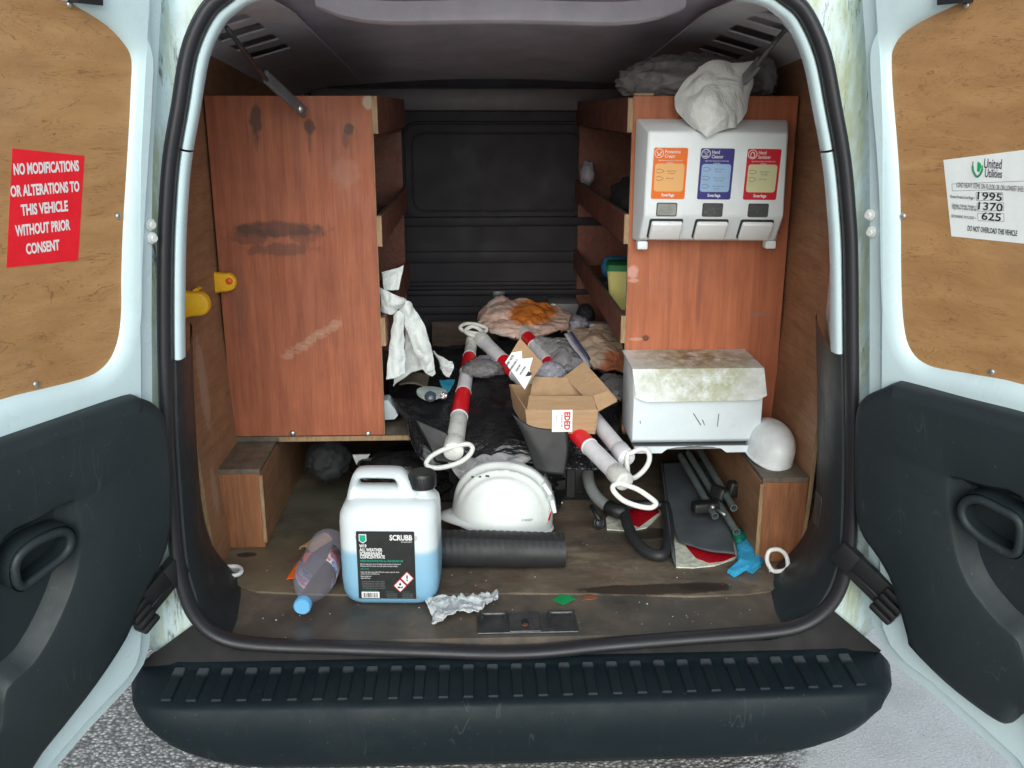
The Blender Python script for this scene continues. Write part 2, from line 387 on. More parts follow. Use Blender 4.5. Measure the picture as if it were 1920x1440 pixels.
M['film_rust'] = film('rust_polythene', (.68, .49, .36), .96, .16, [((0.3131, 1.1000, 0.8595), (.05, .4, .03), (.50, .16, .07), .9, .6), ((0.2655, 1.1000, 0.8761), (.03, .4, .025), (.60, .48, .36), .8, .6)])
M['navy'] = plain('navy_strip', (.02, .045, .13), .45, .2)
M['helmet'] = plain('helmet_shell', (.84, .88, .86), .28, .05, 9, Coat_Weight=.3)
M['helmet_old'] = plain('scuffed_helmet_shell', (.76, .80, .81), .35, .14, 18)
def metal_box_mat():
    b = NB('stained_white_steel')
    col = (.72, .76, .77)
    c0 = (0.4524, 0.4800, 0.9474)
    mossy = b.math('MULTIPLY', b.spot((c0[0], c0[1], c0[2] + .02), (.13, .17, .10), .8, 14, .55), b.ramp(b.noise(30, 8, .75), [(.36, 0.), (.56, 1.)]))
    col = b.mix(b.math('MULTIPLY', mossy, .9), col, (.33, .35, .17))
    br = b.math('MULTIPLY', b.spot((c0[0] + .01, c0[1] + .08, c0[2] + .06), (.13, .12, .06), .8, 14, .5), b.ramp(b.noise(38, 8, .75, b.mapping((1, 1, 1), loc=(3, 3, 3))), [(.40, 0.), (.58, 1.)]))
    col = b.mix(b.math('MULTIPLY', br, .9), col, (.17, .115, .055))
    gr = b.ramp(b.noise(12, 8, .78), [(.46, 0.), (.66, .55)])
    col = b.mix(gr, col, (.46, .46, .42))
    sp = b.ramp(b.noise(120, 3, .6), [(.70, 0.), (.75, .9)])
    col = b.mix(sp, col, (.07, .065, .05))
    b.bump(b.noise(50, 5, .7), .0008, .6)
    return b.out(col, b.ramp(gr, [(0., .32), (.6, .6)]))
M['lid'] = metal_box_mat()
M['box_steel'] = plain('white_steel', (.72, .80, .84), .34, .05, 14)
M['soft_grey'] = plain('grey_plastic', (.22, .225, .23), .45, .2, 14)
M['wood_old'] = ply('dull_timber', (.15, .10, .075), (.08, .05, .04), (6, 40, 40))
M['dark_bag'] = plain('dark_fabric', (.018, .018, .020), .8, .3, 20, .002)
M['brown_scrap'] = ply('brown_scrap_card', (.50, .33, .18), (.34, .21, .11), (20, 20, 20), rough=.8)
def clear(name, tint, rough=.06, ior=1.45):
    b = NB(name)
    b.bump(b.noise(40, 4, .6), .001, .4)
    return b.out(tint, rough, 0., Transmission_Weight=1., IOR=ior)
def pet_mat():
    b = NB('clear_bottle')
    b.bump(b.noise(35, 3, .6), .0015, .6)
    lw = b.t.nodes.new('ShaderNodeLayerWeight'); lw.inputs['Blend'].default_value = .35
    return b.out((.52, .52, .66), .05, 0., Alpha=b.ramp(lw.outputs['Facing'], [(0., .10), (.75, .45), (1., .85)]))
M['pet'] = pet_mat()
def hdpe_mat():
    b = NB('jerrycan_hdpe')
    b.co = b.t.nodes.new('ShaderNodeTexCoord').outputs['Object']
    sep = b.t.nodes.new('ShaderNodeSeparateXYZ'); b.link(b.co, sep.inputs[0])
    wob = b.math('MULTIPLY', b.math('SUBTRACT', b.noise(6, 2, .5), .5), .008)
    lev = b.ramp(b.math('ADD', sep.outputs[2], wob), [(.116, 1.), (.128, 0.)])
    g = b.ramp(sep.outputs[2], [(.0, (.20, .44, .64)), (.12, (.33, .56, .72))])
    col = b.mix(lev, (.74, .80, .82), g)          # blue fluid seen through milky plastic up to its level
    for c in [(-.058, -.07, .155), (.055, -.07, .155), (-.058, -.07, .022), (.055, -.07, .022)]:
        col = b.mix(b.math('MULTIPLY', b.spot(c, (.006, .03, .006), .8), .5), col, (.30, .30, .24))
    b.bump(b.noise(200, 2, .5), .0004, .5)
    return b.out(col, .36, 0., Subsurface_Weight=.25, Subsurface_Radius=(.03, .04, .05), Subsurface_Scale=.3)
M['hdpe'] = hdpe_mat()

# ------------------------------------------------------------------ mesh helpers
COL = scene.collection
V = Vector
def tag(o, label=None, cat=None, group=None, kind=None):
    if label: o['label'] = label
    if cat: o['category'] = cat
    if group: o['group'] = group
    if kind: o['kind'] = kind
    return o
def thing(name, loc, label, cat, group=None):
    o = bpy.data.objects.new(name, None); COL.objects.link(o); o.location = loc; o.empty_display_size = .05
    return tag(o, label, cat, group)
def obj(name, bm, mat, parent=None, smooth=False, loc=None, angle=None):
    """bm is in world space unless loc is given; the mesh is re-based on its parent"""
    me = bpy.data.meshes.new(name)
    bmesh.ops.recalc_face_normals(bm, faces=bm.faces[:])
    off = V((0, 0, 0)); p = parent
    while p is not None: off += V(p.location); p = p.parent
    own = V(loc) if loc is not None else V((0, 0, 0))
    if parent is None and loc is None:
        xs = [v.co for v in bm.verts]
        own = V(((min(c.x for c in xs) + max(c.x for c in xs)) / 2, (min(c.y for c in xs) + max(c.y for c in xs)) / 2, min(c.z for c in xs)))
    bmesh.ops.translate(bm, verts=bm.verts[:], vec=-(off + own))
    bm.to_mesh(me); bm.free()
    if smooth:
        me.polygons.foreach_set('use_smooth', [True] * len(me.polygons))
        if angle: me.set_sharp_from_angle(angle=math.radians(angle))
    me.materials.append(M[mat] if isinstance(mat, str) else mat)
    o = bpy.data.objects.new(name, me); COL.objects.link(o)
    o.location = own
    if parent: o.parent = parent
    return o
def B(): return bmesh.new()
def solid(bm, faces, t):
    bm.normal_update()
    bmesh.ops.solidify(bm, geom=faces, thickness=t)
def box(bm, x0, x1, y0, y1, z0, z1, bev=0., seg=2, mtx=None):
    r = bmesh.ops.create_cube(bm, size=1)
    vs = r['verts']
    for v in vs:
        v.co = V(((x0 + x1) / 2 + v.co.x * (x1 - x0), (y0 + y1) / 2 + v.co.y * (y1 - y0), (z0 + z1) / 2 + v.co.z * (z1 - z0)))
    if bev:
        es = list({e for v in vs for e in v.link_edges})
        q = bmesh.ops.bevel(bm, geom=es, offset=bev, segments=seg, affect='EDGES', profile=.5)
        vs = list(set(q['verts']) | {v for v in vs if v.is_valid})
    if mtx is not None:
        vs = [v for v in vs if v.is_valid]
        bmesh.ops.transform(bm, matrix=mtx, verts=vs)
    return bm
def catmull(pts, n=6, closed=False):
    pts = [V(p) for p in pts]; m = len(pts); out = []
    rng = range(m if closed else m - 1)
    for i in rng:
        if closed: p0, p1, p2, p3 = pts[i - 1], pts[i], pts[(i + 1) % m], pts[(i + 2) % m]
        else: p0, p1, p2, p3 = pts[max(i - 1, 0)], pts[i], pts[i + 1], pts[min(i + 2, m - 1)]
        for k in range(n):
            t = k / n
            out.append(.5 * (2 * p1 + (p2 - p0) * t + (2 * p0 - 5 * p1 + 4 * p2 - p3) * t * t + (3 * p1 - p0 - 3 * p2 + p3) * t ** 3))
    if not closed: out.append(pts[-1].copy())
    return out
def rings_to_mesh(bm, rings, closed_path=False, closed_sec=True, caps=True):
    R = [[bm.verts.new(p) for p in r] for r in rings]; n = len(R[0])
    for i in range(len(R) if closed_path else len(R) - 1):
        a, b = R[i], R[(i + 1) % len(R)]
        for j in range(n if closed_sec else n - 1):
            k = (j + 1) % n
            try: bm.faces.new((a[j], a[k], b[k], b[j]))
            except ValueError: pass
    if caps and not closed_path and closed_sec:
        for r in (R[0][::-1], R[-1]):
            try: bm.faces.new(r)
            except ValueError: pass
    return R
def tube(bm, pts, rad, n=12, closed=False, caps=True, flat=1.):
    """round sweep with parallel transport; rad is a number or one per point"""
    pts = [V(p) for p in pts]; m = len(pts)
    rads = rad if isinstance(rad, (list, tuple)) else [rad] * m
    T = []
    for i in range(m):
        a = pts[i - 1] if (i > 0 or closed) else pts[i]; b = pts[(i + 1) % m] if (i < m - 1 or closed) else pts[i]
        T.append((b - a).normalized())
    up = V((0, 0, 1)) if abs(T[0].z) < .9 else V((0, 1, 0))
    nrm = (up - T[0] * up.dot(T[0])).normalized(); rings = []
    for i in range(m):
        nrm = (nrm - T[i] * nrm.dot(T[i])).normalized(); bi = T[i].cross(nrm)
        rings.append([pts[i] + (nrm * math.cos(2 * math.pi * k / n) * flat + bi * math.sin(2 * math.pi * k / n)) * rads[i] for k in range(n)])
    rings_to_mesh(bm, rings, closed, True, caps)
    return bm
def sweep_xz(bm, path, prof, closed=False, closed_sec=False):
    """path: points (x, z) running round the opening; prof: (outward offset, depth y)"""
    m = len(path); rings = []
    for i in range(m):
        a = path[i - 1] if (i > 0 or closed) else path[i]; b = path[(i + 1) % m] if (i < m - 1 or closed) else path[i]
        t = V((b[0] - a[0], b[1] - a[1])).normalized(); nx, nz = -t.y, t.x     # left-hand normal
        rings.append([V((path[i][0] + nx * o, y, path[i][1] + nz * o)) for o, y in prof])
    rings_to_mesh(bm, rings, closed, closed_sec, caps=closed_sec)
    return bm
def lathe(bm, prof, n=24, mtx=None, cap=True):
    """prof: (radius, height) up the local z axis"""
    rings = [[V((r * math.cos(2 * math.pi * k / n), r * math.sin(2 * math.pi * k / n), h)) for k in range(n)] for r, h in prof]
    if mtx is not None: rings = [[mtx @ p for p in r] for r in rings]
    rings_to_mesh(bm, rings, False, True, cap)
    return bm
def prism(bm, loop, vec, bev=0., seg=2):
    """flat polygon (3-D points) pushed along vec"""
    vs = [bm.verts.new(p) for p in loop]
    f = bm.faces.new(vs)
    r = bmesh.ops.extrude_face_region(bm, geom=[f])
    nv = [g for g in r['geom'] if isinstance(g, bmesh.types.BMVert)]
    bmesh.ops.translate(bm, verts=nv, vec=V(vec))
    if bev:
        top = [e for e in bm.edges if e.verts[0] in nv and e.verts[1] in nv]
        bmesh.ops.bevel(bm, geom=top, offset=bev, segments=seg, affect='EDGES', profile=.5)
    return bm
def area2(pts): return sum(pts[i - 1][0] * pts[i][1] - pts[i][0] * pts[i - 1][1] for i in range(len(pts)))
def inset2(pts, d):
    """move a 2-D loop inwards by d"""
    s = 1 if area2(pts) > 0 else -1; out = []
    for i in range(len(pts)):
        a, b, c = V(pts[i - 1]).to_2d(), V(pts[i]).to_2d(), V(pts[(i + 1) % len(pts)]).to_2d()
        t1 = (b - a).normalized(); t2 = (c - b).normalized(); t = t1 + t2
        t = t.normalized() if t.length > 1e-6 else t1
        k = max(.45, t.dot(t1)); out.append((b.x - t.y * d * s / k, b.y + t.x * d * s / k))
    return out
def smooth2(pts, n=5, closed=True): return [(p.x, p.y) for p in catmull([V((x, y, 0)) for x, y in pts], n, closed)]
def loop_strip(bm, A, Bl):
    n = len(A)
    for i in range(n):
        try: bm.faces.new((A[i], A[(i + 1) % n], Bl[(i + 1) % n], Bl[i]))
        except ValueError: pass
def fill_between(bm, outer, inner_list):
    es = []
    for L in [outer] + list(inner_list):
        for i in range(len(L)):
            e = bm.edges.get((L[i - 1], L[i])) or bm.edges.new((L[i - 1], L[i])); es.append(e)
    bmesh.ops.triangle_fill(bm, use_beauty=True, use_dissolve=False, edges=es)
def patch(bm, rows, nu=6, nv=6, amp=0., freq=8., seed=0., thick=0., ridged=False):
    """smooth sheet through a grid of control points, crumpled by noise along its normal"""
    rr = [catmull(r, nv) for r in rows]; g = []
    for j in range(len(rr[0])): g.append(catmull([r[j] for r in rr], nu))
    nI, nJ = len(g), len(g[0])
    def nv_(i, j):
        a = g[min(i + 1, nI - 1)][j] - g[max(i - 1, 0)][j]; b = g[i][min(j + 1, nJ - 1)] - g[i][max(j - 1, 0)]
        c = a.cross(b); return c.normalized() if c.length > 1e-9 else V((0, 0, 1))
    vs = []
    for i in range(nI):
        row = []
        for j in range(nJ):
            p = g[i][j].copy()
            if amp:
                q = p * freq + V((seed, seed * 1.7, seed * .3))
                h = mnoise.fractal(q, .8, 2., 4)
                if ridged: h = 1 - 2 * abs(mnoise.noise(q)) + .4 * mnoise.noise(q * 2.7)
                p += nv_(i, j) * h * amp
            row.append(bm.verts.new(p))
        vs.append(row)
    fs = []
    for i in range(nI - 1):
        for j in range(nJ - 1):
            fs.append(bm.faces.new((vs[i][j], vs[i + 1][j], vs[i + 1][j + 1], vs[i][j + 1])))
    if thick: solid(bm, fs, thick)
    return bm
def blob(bm, c, r, amp=.25, freq=5., sub=4, seed=0., flat=None, ridged=True):
    """stuffed bag: a ball pulled into shape, folded by ridged noise, flattened where it rests"""
    R = bmesh.ops.create_icosphere(bm, subdivisions=sub, radius=1)
    for v in R['verts']:
        d = v.co.normalized(); q = d * freq * .35 + V((seed, seed * 2.1, -seed))
        h = (1 - 2 * abs(mnoise.noise(q * 1.6))) * .6 + .4 * mnoise.fractal(q * 3, .7, 2., 4) if ridged else mnoise.fractal(q * 2, .8, 2., 4)
        s = 1 + amp * h
        p = V((c[0] + d.x * r[0] * s, c[1] + d.y * r[1] * s, c[2] + d.z * r[2] * s))
        if flat is not None and p.z < flat: p.z = flat + (p.z - flat) * .05
        v.co = p
    return bm
def disc_cap(bm, c, axis, r, h, n=10):
    """domed screw or bolt head"""
    ax = V(axis).normalized(); q = V((0, 0, 1)).rotation_difference(ax).to_matrix().to_4x4(); q.translation = V(c)
    lathe(bm, [(r, 0), (r, h * .35), (r * .8, h * .8), (r * .35, h)], n, q)
    return bm
def frame(o, x, y):
    x = V(x).normalized(); y = V(y); y = (y - x * y.dot(x)).normalized(); z = x.cross(y)
    m = Matrix((x, y, z)).transposed().to_4x4(); m.translation = V(o); return m
def text(name, s, size, mat, parent, mtx, align='CENTER', xs=1., bold=0., shear=0., space=1., lift=.0004):
    c = bpy.data.curves.new('lettering', 'FONT'); c.body = s; c.size = size; c.align_x = align; c.align_y = 'CENTER'
    c.offset = bold * size; c.shear = shear; c.space_character = space; c.extrude = .00008; c.resolution_u = 3
    t = bpy.data.objects.new('lettering', c)
    me = bpy.data.meshes.new_from_object(t); bpy.data.objects.remove(t); bpy.data.curves.remove(c)
    bm = B(); bm.from_mesh(me); bpy.data.meshes.remove(me)
    bmesh.ops.transform(bm, matrix=mtx @ Matrix.Translation((0, 0, lift)) @ Matrix.Diagonal((xs, 1, 1, 1)), verts=bm.verts[:])
    return obj(name, bm, mat, parent)
def card(bm, mtx, w, h, r=.003, t=.0004, n=4, cx=0., cy=0.):
    """rounded rectangle of sheet in the frame mtx, centred on (cx, cy)"""
    L = []
    for sx, sy, a0 in ((1, 1, 0), (-1, 1, 90), (-1, -1, 180), (1, -1, 270)):
        for k in range(n + 1):
            a = math.radians(a0 + 90 * k / n)
            L.append(mtx @ V((cx + sx * (w / 2 - r) + r * math.cos(a), cy + sy * (h / 2 - r) + r * math.sin(a), 0)))
    z = (mtx.to_3x3() @ V((0, 0, 1))).normalized()
    return prism(bm, L, z * t)
def copy_tree(o, parent=None):
    c = o.copy(); COL.objects.link(c)
    if parent: c.parent = parent
    for ch in list(o.children): copy_tree(ch, c)
    return c

# ================================================================== the place
def build_ground():
    bm = B(); n = 24; S = 300.
    ts = [math.copysign(abs(2 * i / n - 1) ** 3, 2 * i / n - 1) * S for i in range(n + 1)]
    g = [[bm.verts.new((x, y, 0)) for y in ts] for x in ts]
    for i in range(n):
        for j in range(n): bm.faces.new((g[i][j], g[i + 1][j], g[i + 1][j + 1], g[i][j + 1]))
    tag(obj('ground', bm, 'ground', loc=(0, 0, 0)), kind='structure')
build_ground()

# ================================================================== the van
van = thing('delivery_van', (0, 0, 0), 'white delivery van with both rear doors wide open on a cluttered load bay', 'van')
# opening, run anticlockwise seen from behind the van (x, z): down the left side, along the sill, up the right side, over the top
OP_L = [(-.14, 1.745), (-.30, 1.735), (-.405, 1.722), (-.45, 1.70), (-.480, 1.672), (-.509, 1.617), (-.531, 1.535), (-.553, 1.452), (-.568, 1.365), (-.579, 1.28), (-.592, 1.148), (-.603, 1.0), (-.609, .86), (-.611, .74), (-.604, .672), (-.588, .620), (-.550, .578), (-.481, .558), (-.321, .547), (-.159, .537), (-.05, .530)]
OP_R = [(.03, .529), (.10, .533), (.179, .541), (.334, .552), (.48, .561), (.555, .573), (.602, .604), (.629, .650), (.640, .722), (.637, .809), (.627, .93), (.615, 1.04), (.603, 1.15), (.588, 1.288), (.577, 1.361), (.560, 1.449), (.536, 1.535), (.511, 1.617), (.478, 1.676), (.448, 1.702), (.405, 1.722), (.30, 1.735), (.14, 1.745), (0, 1.748)]
OP = smooth2(OP_L + OP_R, 4, True)
# left-hand normal of an anticlockwise run points into the opening, so outward offsets are negative
def O(o, y): return (-o, y)
def side_of(p): return p[0]
bm = B(); sweep_xz(bm, OP, [O(.018, .036), O(.013, .022), O(.05, .018), O(.095, .022), O(.125, .034), O(.150, .06), O(.168, .4), O(.168, 2.05)], True)
obj('body_shell', bm, 'pillar', van, True, angle=50)
bm = B()
prof = [O(.0122 * math.cos(a) - .001, .018 * math.sin(a) - .004) for a in [2 * math.pi * k / 12 for k in range(12)]]
sweep_xz(bm, OP, prof, True, True)
# thin outer lip of the rubber
sweep_xz(bm, OP, [O(.010, .006), O(.0155, .004), O(.016, .010), O(.010, .014)], True, True)
obj('door_seal', bm, 'seal', van, True, angle=60)
# painted inner flange: upper and lower lengths with a joint, cut off at an angle above the black trim
def arc(lo, hi, side):
    pts = sorted([p for p in OP if (p[0] < 0) == (side < 0)], key=lambda p: -p[1]); out = []
    for i in range(len(pts) - 1):
        (xa, za), (xb, zb) = pts[i], pts[i + 1]
        for zc in (hi, lo):
            if za >= zc > zb: out.append((xa + (xb - xa) * (za - zc) / (za - zb), zc))
        if lo < zb < hi: out.append(pts[i + 1])
    pts = sorted(set(out), key=lambda p: -p[1])
    return pts if side < 0 else pts[::-1]
top = [p for p in OP if p[1] > 1.462]
il = [i for i, p in enumerate(OP) if p[1] > 1.462]
# walk the top run from the right side over to the left side
st = next(i for i in range(len(OP)) if OP[i - 1][1] <= 1.462 < OP[i][1])
top = []
for k in range(len(OP)):
    p = OP[(st + k) % len(OP)]
    if p[1] <= 1.462: break
    top.append(p)
FL = [O(-.012, .006), O(-.016, .001), O(-.021, .002), O(-.025, .009), O(-.0265, .026), O(.05, .31)]
def tuck(bm):
    for v in bm.verts:          # carry the return of the flange out to the side liner
        if v.co.y > .3 and abs(v.co.x) > .50 and v.co.z < 1.70: v.co.x = math.copysign(.672, v.co.x)
    return bm
bm = B(); tuck(sweep_xz(bm, top, FL)); obj('upper_flange_trim', bm, 'white', van, True, angle=50)
for s in (-1, 1):
    bm = B(); tuck(sweep_xz(bm, arc(1.115, top[0 if s > 0 else -1][1] - .004, s), FL)); obj('side_flange_trim', bm, 'white', van, True, angle=50)
# black lower trim from the flange ends down and round the corners
low = []
st = next(i for i in range(len(OP)) if OP[i - 1][1] > 1.13 >= OP[i][1])
for k in range(len(OP)):
    p = OP[(st + k) % len(OP)]
    if p[1] > 1.13: break
    low.append(p)
for s in (-1, 1):
    bm = B(); sweep_xz(bm, [p for p in low if p[0] * s > .42], [O(-.010, .004), O(-.016, .006), O(-.020, .030), O(-.015, .09), O(.012, .20), O(.030, .27), O(.045, .305)])
    for v in bm.verts:                  # the moulding dies away along the sill
        if abs(v.co.x) < .64 and v.co.z < .66:
            q = min(1, max(0, (abs(v.co.x) - .50) / .115)); v.co.z = .540 + (v.co.z - .540) * q * q * (3 - 2 * q)
    obj('lower_trim', bm, 'trim_black', van, True, angle=50)
# slots and fixings on the black trim
for s, pts in ((-1, [(-.618, .12, 1.0), (-.620, .12, .90)]), (1, [(.634, .12, .98), (.640, .12, .84), (.642, .16, .74)])):
    for p in pts:
        bm = B(); box(bm, p[0] - .004, p[0] + .004, p[1] - .008, p[1] + .03, p[2] - .035, p[2] + .035, .003)
        obj('trim_clip', bm, 'dark_steel', van, True, angle=40)

# ---- floor, sill
bm = B()
sl = [(-.60, .30), (-.60, .012), (.63, .012), (.63, .30), (.66, .32), (.66, 1.76), (-.66, 1.76), (-.66, .32)]
prism(bm, [V((x, y, .5535)) for x, y in sl], (0, 0, -.02)); obj('load_floor', bm, 'sill', van)
FB = [(-0.6354, 0.3086, 0.5580), (-0.5950, 0.2527, 0.5580), (-0.5262, 0.2076, 0.5580), (-0.4122, 0.1918, 0.5580), (-0.2780, 0.1822, 0.5580), (-0.1336, 0.1813, 0.5580), (0.0114, 0.1805, 0.5580), (0.2007, 0.1688, 0.5580), (0.3881, 0.1526, 0.5580), (0.5016, 0.1575, 0.5580), (0.5495, 0.1672, 0.5580), (0.6055, 0.2004, 0.5580), (0.6536, 0.2652, 0.5580)]
bm = B()
prism(bm, [V((p[0], p[1], .547)) for p in FB] + [V((.66, .34, .547)), V((.665, 1.74, .547)), V((-.65, 1.74, .547)), V((-.64, .34, .547))], (0, 0, .011))
obj('floor_board', bm, 'floor', van)
# lock striker plate with two wire loops
bm = B(); box(bm, -.062, .135, .022, .085, .5540, .5580, .0015); plate = obj('striker_plate', bm, 'dark_steel', van)
bm = B(); box(bm, .000, .062, .020, .094, .5582, .5620, .0015); obj('catch_plate', bm, 'dark_steel', plate)
bm = B(); lathe(bm, [(.009, 0), (.009, .0012), (.0001, .0013)], 14, Matrix.Translation((.032, .050, .5621)) @ Matrix.Diagonal((.85, 1.7, 1, 1))); obj('latch_hole', bm, 'under', plate)
bm = B(); lathe(bm, [(.006, 0), (.005, .0012), (.0001, .0016)], 10, Matrix.Translation((.032, .040, .5635))); obj('rust_patch', bm, 'rust', plate)
for x0 in (-.052, .082):
    bm = B(); tube(bm, catmull([(x0, .083, .557), (x0, .078, .5695), (x0 + .004, .068, .5735), (x0 + .042, .068, .5735), (x0 + .046, .078, .5695), (x0 + .046, .083, .557)], 4), .0042, 8)
    obj('striker_loop', bm, 'dark_steel', plate, True)
bm = B(); lathe(bm, [(.016, 0), (.015, .002), (.0001, .003)], 14, Matrix.Translation((0.1719, 0.1613, 0.5540)) @ Matrix.Diagonal((1, .7, 1, 1))); obj('rust_patch', bm, 'rust', van)
# ---- side liners
def liner(x_f, x_m, x_t, sgn):
    prof = [(x_f, .557), ((x_f + x_m) / 2 + sgn * .002, .70), (x_m, .86), (x_t, 1.05), (x_t, 1.30), (x_t, 1.655)]
    bm = B(); t = .009
    for k, y in enumerate((.302, 1.74)): pass
    ring = [(x, z) for x, z in prof] + [(x + sgn * t, z) for x, z in reversed(prof)]
    rings_to_mesh(bm, [[V((x, y, z)) for x, z in ring] for y in (.302, .7, 1.2, 1.742)], False, True, True)
    o = obj('side_liner', bm, 'ply_liner', van)
    bm = B(); ring2 = [(x + sgn * .0004, z) for x, z in prof] + [(x + sgn * (t - .0004), z) for x, z in reversed(prof)]
    rings_to_mesh(bm, [[V((x, y, z)) for x, z in ring2] for y in (.2995, .3025)], False, True, True)
    obj('raw_edge', bm, 'ply_edge', o)
    return o
liner(-.628, -.648, -.657, -1)
liner(.657, .670, .680, 1)
# ---- inner side metal above the liners, with pressed slots
def cant(sgn):
    bm = B()
    ys = [.10, .24, .30, .40, .45, .53, .58, .66, .72, .80, .86, .94, 1.0, 1.10, 1.74]
    ts = [0, .22, .34, .72, 1.]
    x0, z0, x1, z1 = .690 * sgn, 1.650, .43 * sgn, 1.728
    g = [[bm.verts.new((x0 + (x1 - x0) * t + sgn * .02 * math.sin(math.pi * t), y, z0 + (z1 - z0) * t + .018 * math.sin(math.pi * t) - .085 * max(0, y - .5))) for t in ts] for y in ys]
    fs = []
    for i in range(len(ys) - 1):
        for j in range(len(ts) - 1):
            if j == 2 and i in (0, 2, 4, 6, 8, 10): continue
            fs.append(bm.faces.new((g[i][j], g[i + 1][j], g[i + 1][j + 1], g[i][j + 1])))
    solid(bm, fs, .004 * sgn)
    return obj('cant_rail', bm, 'liner_grey', van, True, angle=40)
cant(-1); cant(1)
# ---- roof skin with two cross-members
def arch(x, zc, drop): return zc - drop * (x / .5) ** 2
bm = B(); rings = []
for y in (.03, .2, .6, 1.2, 1.78):
    zc = 1.785 - .115 * max(0, y - .4)
    rings.append([V((x, y, arch(x, zc, .022))) for x in [-.74 + 1.48 * k / 14 for k in range(15)]])
rings_to_mesh(bm, rings, False, False, False)
obj('roof_skin', bm, 'roof_grey', van, True)
def bow(y0, y1, zc, h, name='roof_bow', half=.55):
    bm = B(); rings = []
    for k in range(17):
        x = -half + 2 * half * k / 16; zb = arch(x, zc, .034) + .045 * (abs(x) / half) ** 5
        sec = [(y0, h), (y0 + .012, .004), (y0 + .024, 0), (y1 - .024, 0), (y1 - .012, .004), (y1, h)]
        rings.append([V((x, y, zb + dz)) for y, dz in sec])
    rings_to_mesh(bm, rings, False, True, True)
    obj(name, bm, 'roof_grey', van, True, angle=35)
bow(.06, .15, 1.752, .03, 'rear_roof_header'); bow(.41, .50, 1.700, .040, half=.37)
# ---- bulkhead with pressed panel, ledges and a catch
YB = 1.752
bm = B(); box(bm, -.67, .69, YB, YB + .02, .546, 1.68); bh = obj('bulkhead', bm, 'bulkhead', van)
bm = B(); box(bm, -.60, .62, YB - .045, YB - .001, 1.525, 1.60, .012); obj('header_ledge', bm, 'ledge', bh, True, angle=40)
def rrect(x0, x1, z0, z1, r, y, n=5):
    L = []
    for cx, cz, a0 in ((x1 - r, z1 - r, 0), (x0 + r, z1 - r, 90), (x0 + r, z0 + r, 180), (x1 - r, z0 + r, 270)):
        for k in range(n + 1):
            a = math.radians(a0 + 90 * k / n); L.append(V((cx + r * math.cos(a), y, cz + r * math.sin(a))))
    return L
bm = B(); tube(bm, rrect(-.302, .33, 1.165, 1.487, .05, YB), .006, 8, True); obj('pressed_bead', bm, 'bulkhead', bh, True)
bm = B(); tube(bm, rrect(-.272, .31, 1.19, 1.452, .04, YB), .004, 8, True); obj('pressed_bead', bm, 'bulkhead', bh, True)
for z, d, h in ((1.155, .02, .016), (1.03, .014, .02), (.935, .016, .008), (.905, .022, .010), (.84, .016, .014)):
    bm = B(); box(bm, -.60, .62, YB - d, YB - .001, z - h, z + h, .005); obj('pressed_rib', bm, 'bulkhead', bh, True, angle=40)
bm = B(); box(bm, .0, .045, YB - .032, YB - .0225, .882, .912, .003); obj('catch', bm, 'dark_steel', bh, True, angle=40)
# ---- plywood boxes over the wheel arches
def wheel_box(x_in, x_out, y0, z1, sgn):
    t = .012
    bm = B(); box(bm, min(x_in, x_out), max(x_in, x_out), y0, y0 + t, .5585, z1 - t, .0008, 1); o = obj('wheel_box', bm, 'ply_box', van)
    xa, xb = (x_in, x_in + sgn * t)
    bm = B(); box(bm, min(xa, xb), max(xa, xb), y0 + t + .0005, 1.70, .5585, z1 - t, .0008, 1); obj('side_board', bm, 'ply_liner', o)
    bm = B(); box(bm, min(x_in, x_out), max(x_in, x_out), y0 - .001, 1.70, z1 - t + .0005, z1, .001, 1); obj('top_board', bm, 'box_top', o)
    bm = B(); box(bm, x_in - .0045, x_in + .0045, y0 - .0022, y0 + .006, .57, z1 - t - .004, .002, 1); obj('worn_corner', bm, 'ply_edge', o)
wheel_box(-.549, -.646, .415, .752, -1)
wheel_box(.563, .664, .300, .760, 1)
# ---- lashing rings
def lash(c, pts, name='lashing_ring'):
    bm = B(); tube(bm, catmull(pts, 5, True), .0048, 8, True); r = obj(name, bm, 'ring', van, True)
    bm = B(); box(bm, c[0] - .022, c[0] + .022, c[1] - .008, c[1] + .008, .5565, .5625, .002); obj('anchor', bm, 'steel', r, True, angle=40)
    return r
z = .5645
lash((-.60, .300), [(-0.6181, 0.2792, 0.5650), (-0.6157, 0.3017, 0.5650), (-0.6036, 0.3089, 0.5650), (-0.5854, 0.3056, 0.5650), (-0.5742, 0.2876, 0.5650), (-0.5771, 0.2703, 0.5650), (-0.5925, 0.2635, 0.5650), (-0.6080, 0.2616, 0.5650)])
c0 = (0.5977, 0.2572, 0.5580)
y = c0[1]
lash(c0, [(0.5784, 0.2320, 0.5713), (0.5676, 0.2350, 0.5865), (0.5652, 0.2380, 0.6002), (0.5695, 0.2400, 0.6131), (0.5814, 0.2420, 0.6169), (0.5956, 0.2420, 0.6142), (0.6076, 0.2400, 0.6023), (0.6110, 0.2350, 0.5844), (0.6073, 0.2320, 0.5745), (0.5933, 0.2310, 0.5702)])
bm = B(); box(bm, c0[0] - .004, c0[0] + .045, c0[1] - .035, c0[1] - .012, .5585, .5625, .0015); obj('bent_bracket', bm, 'pole_dirty', van)
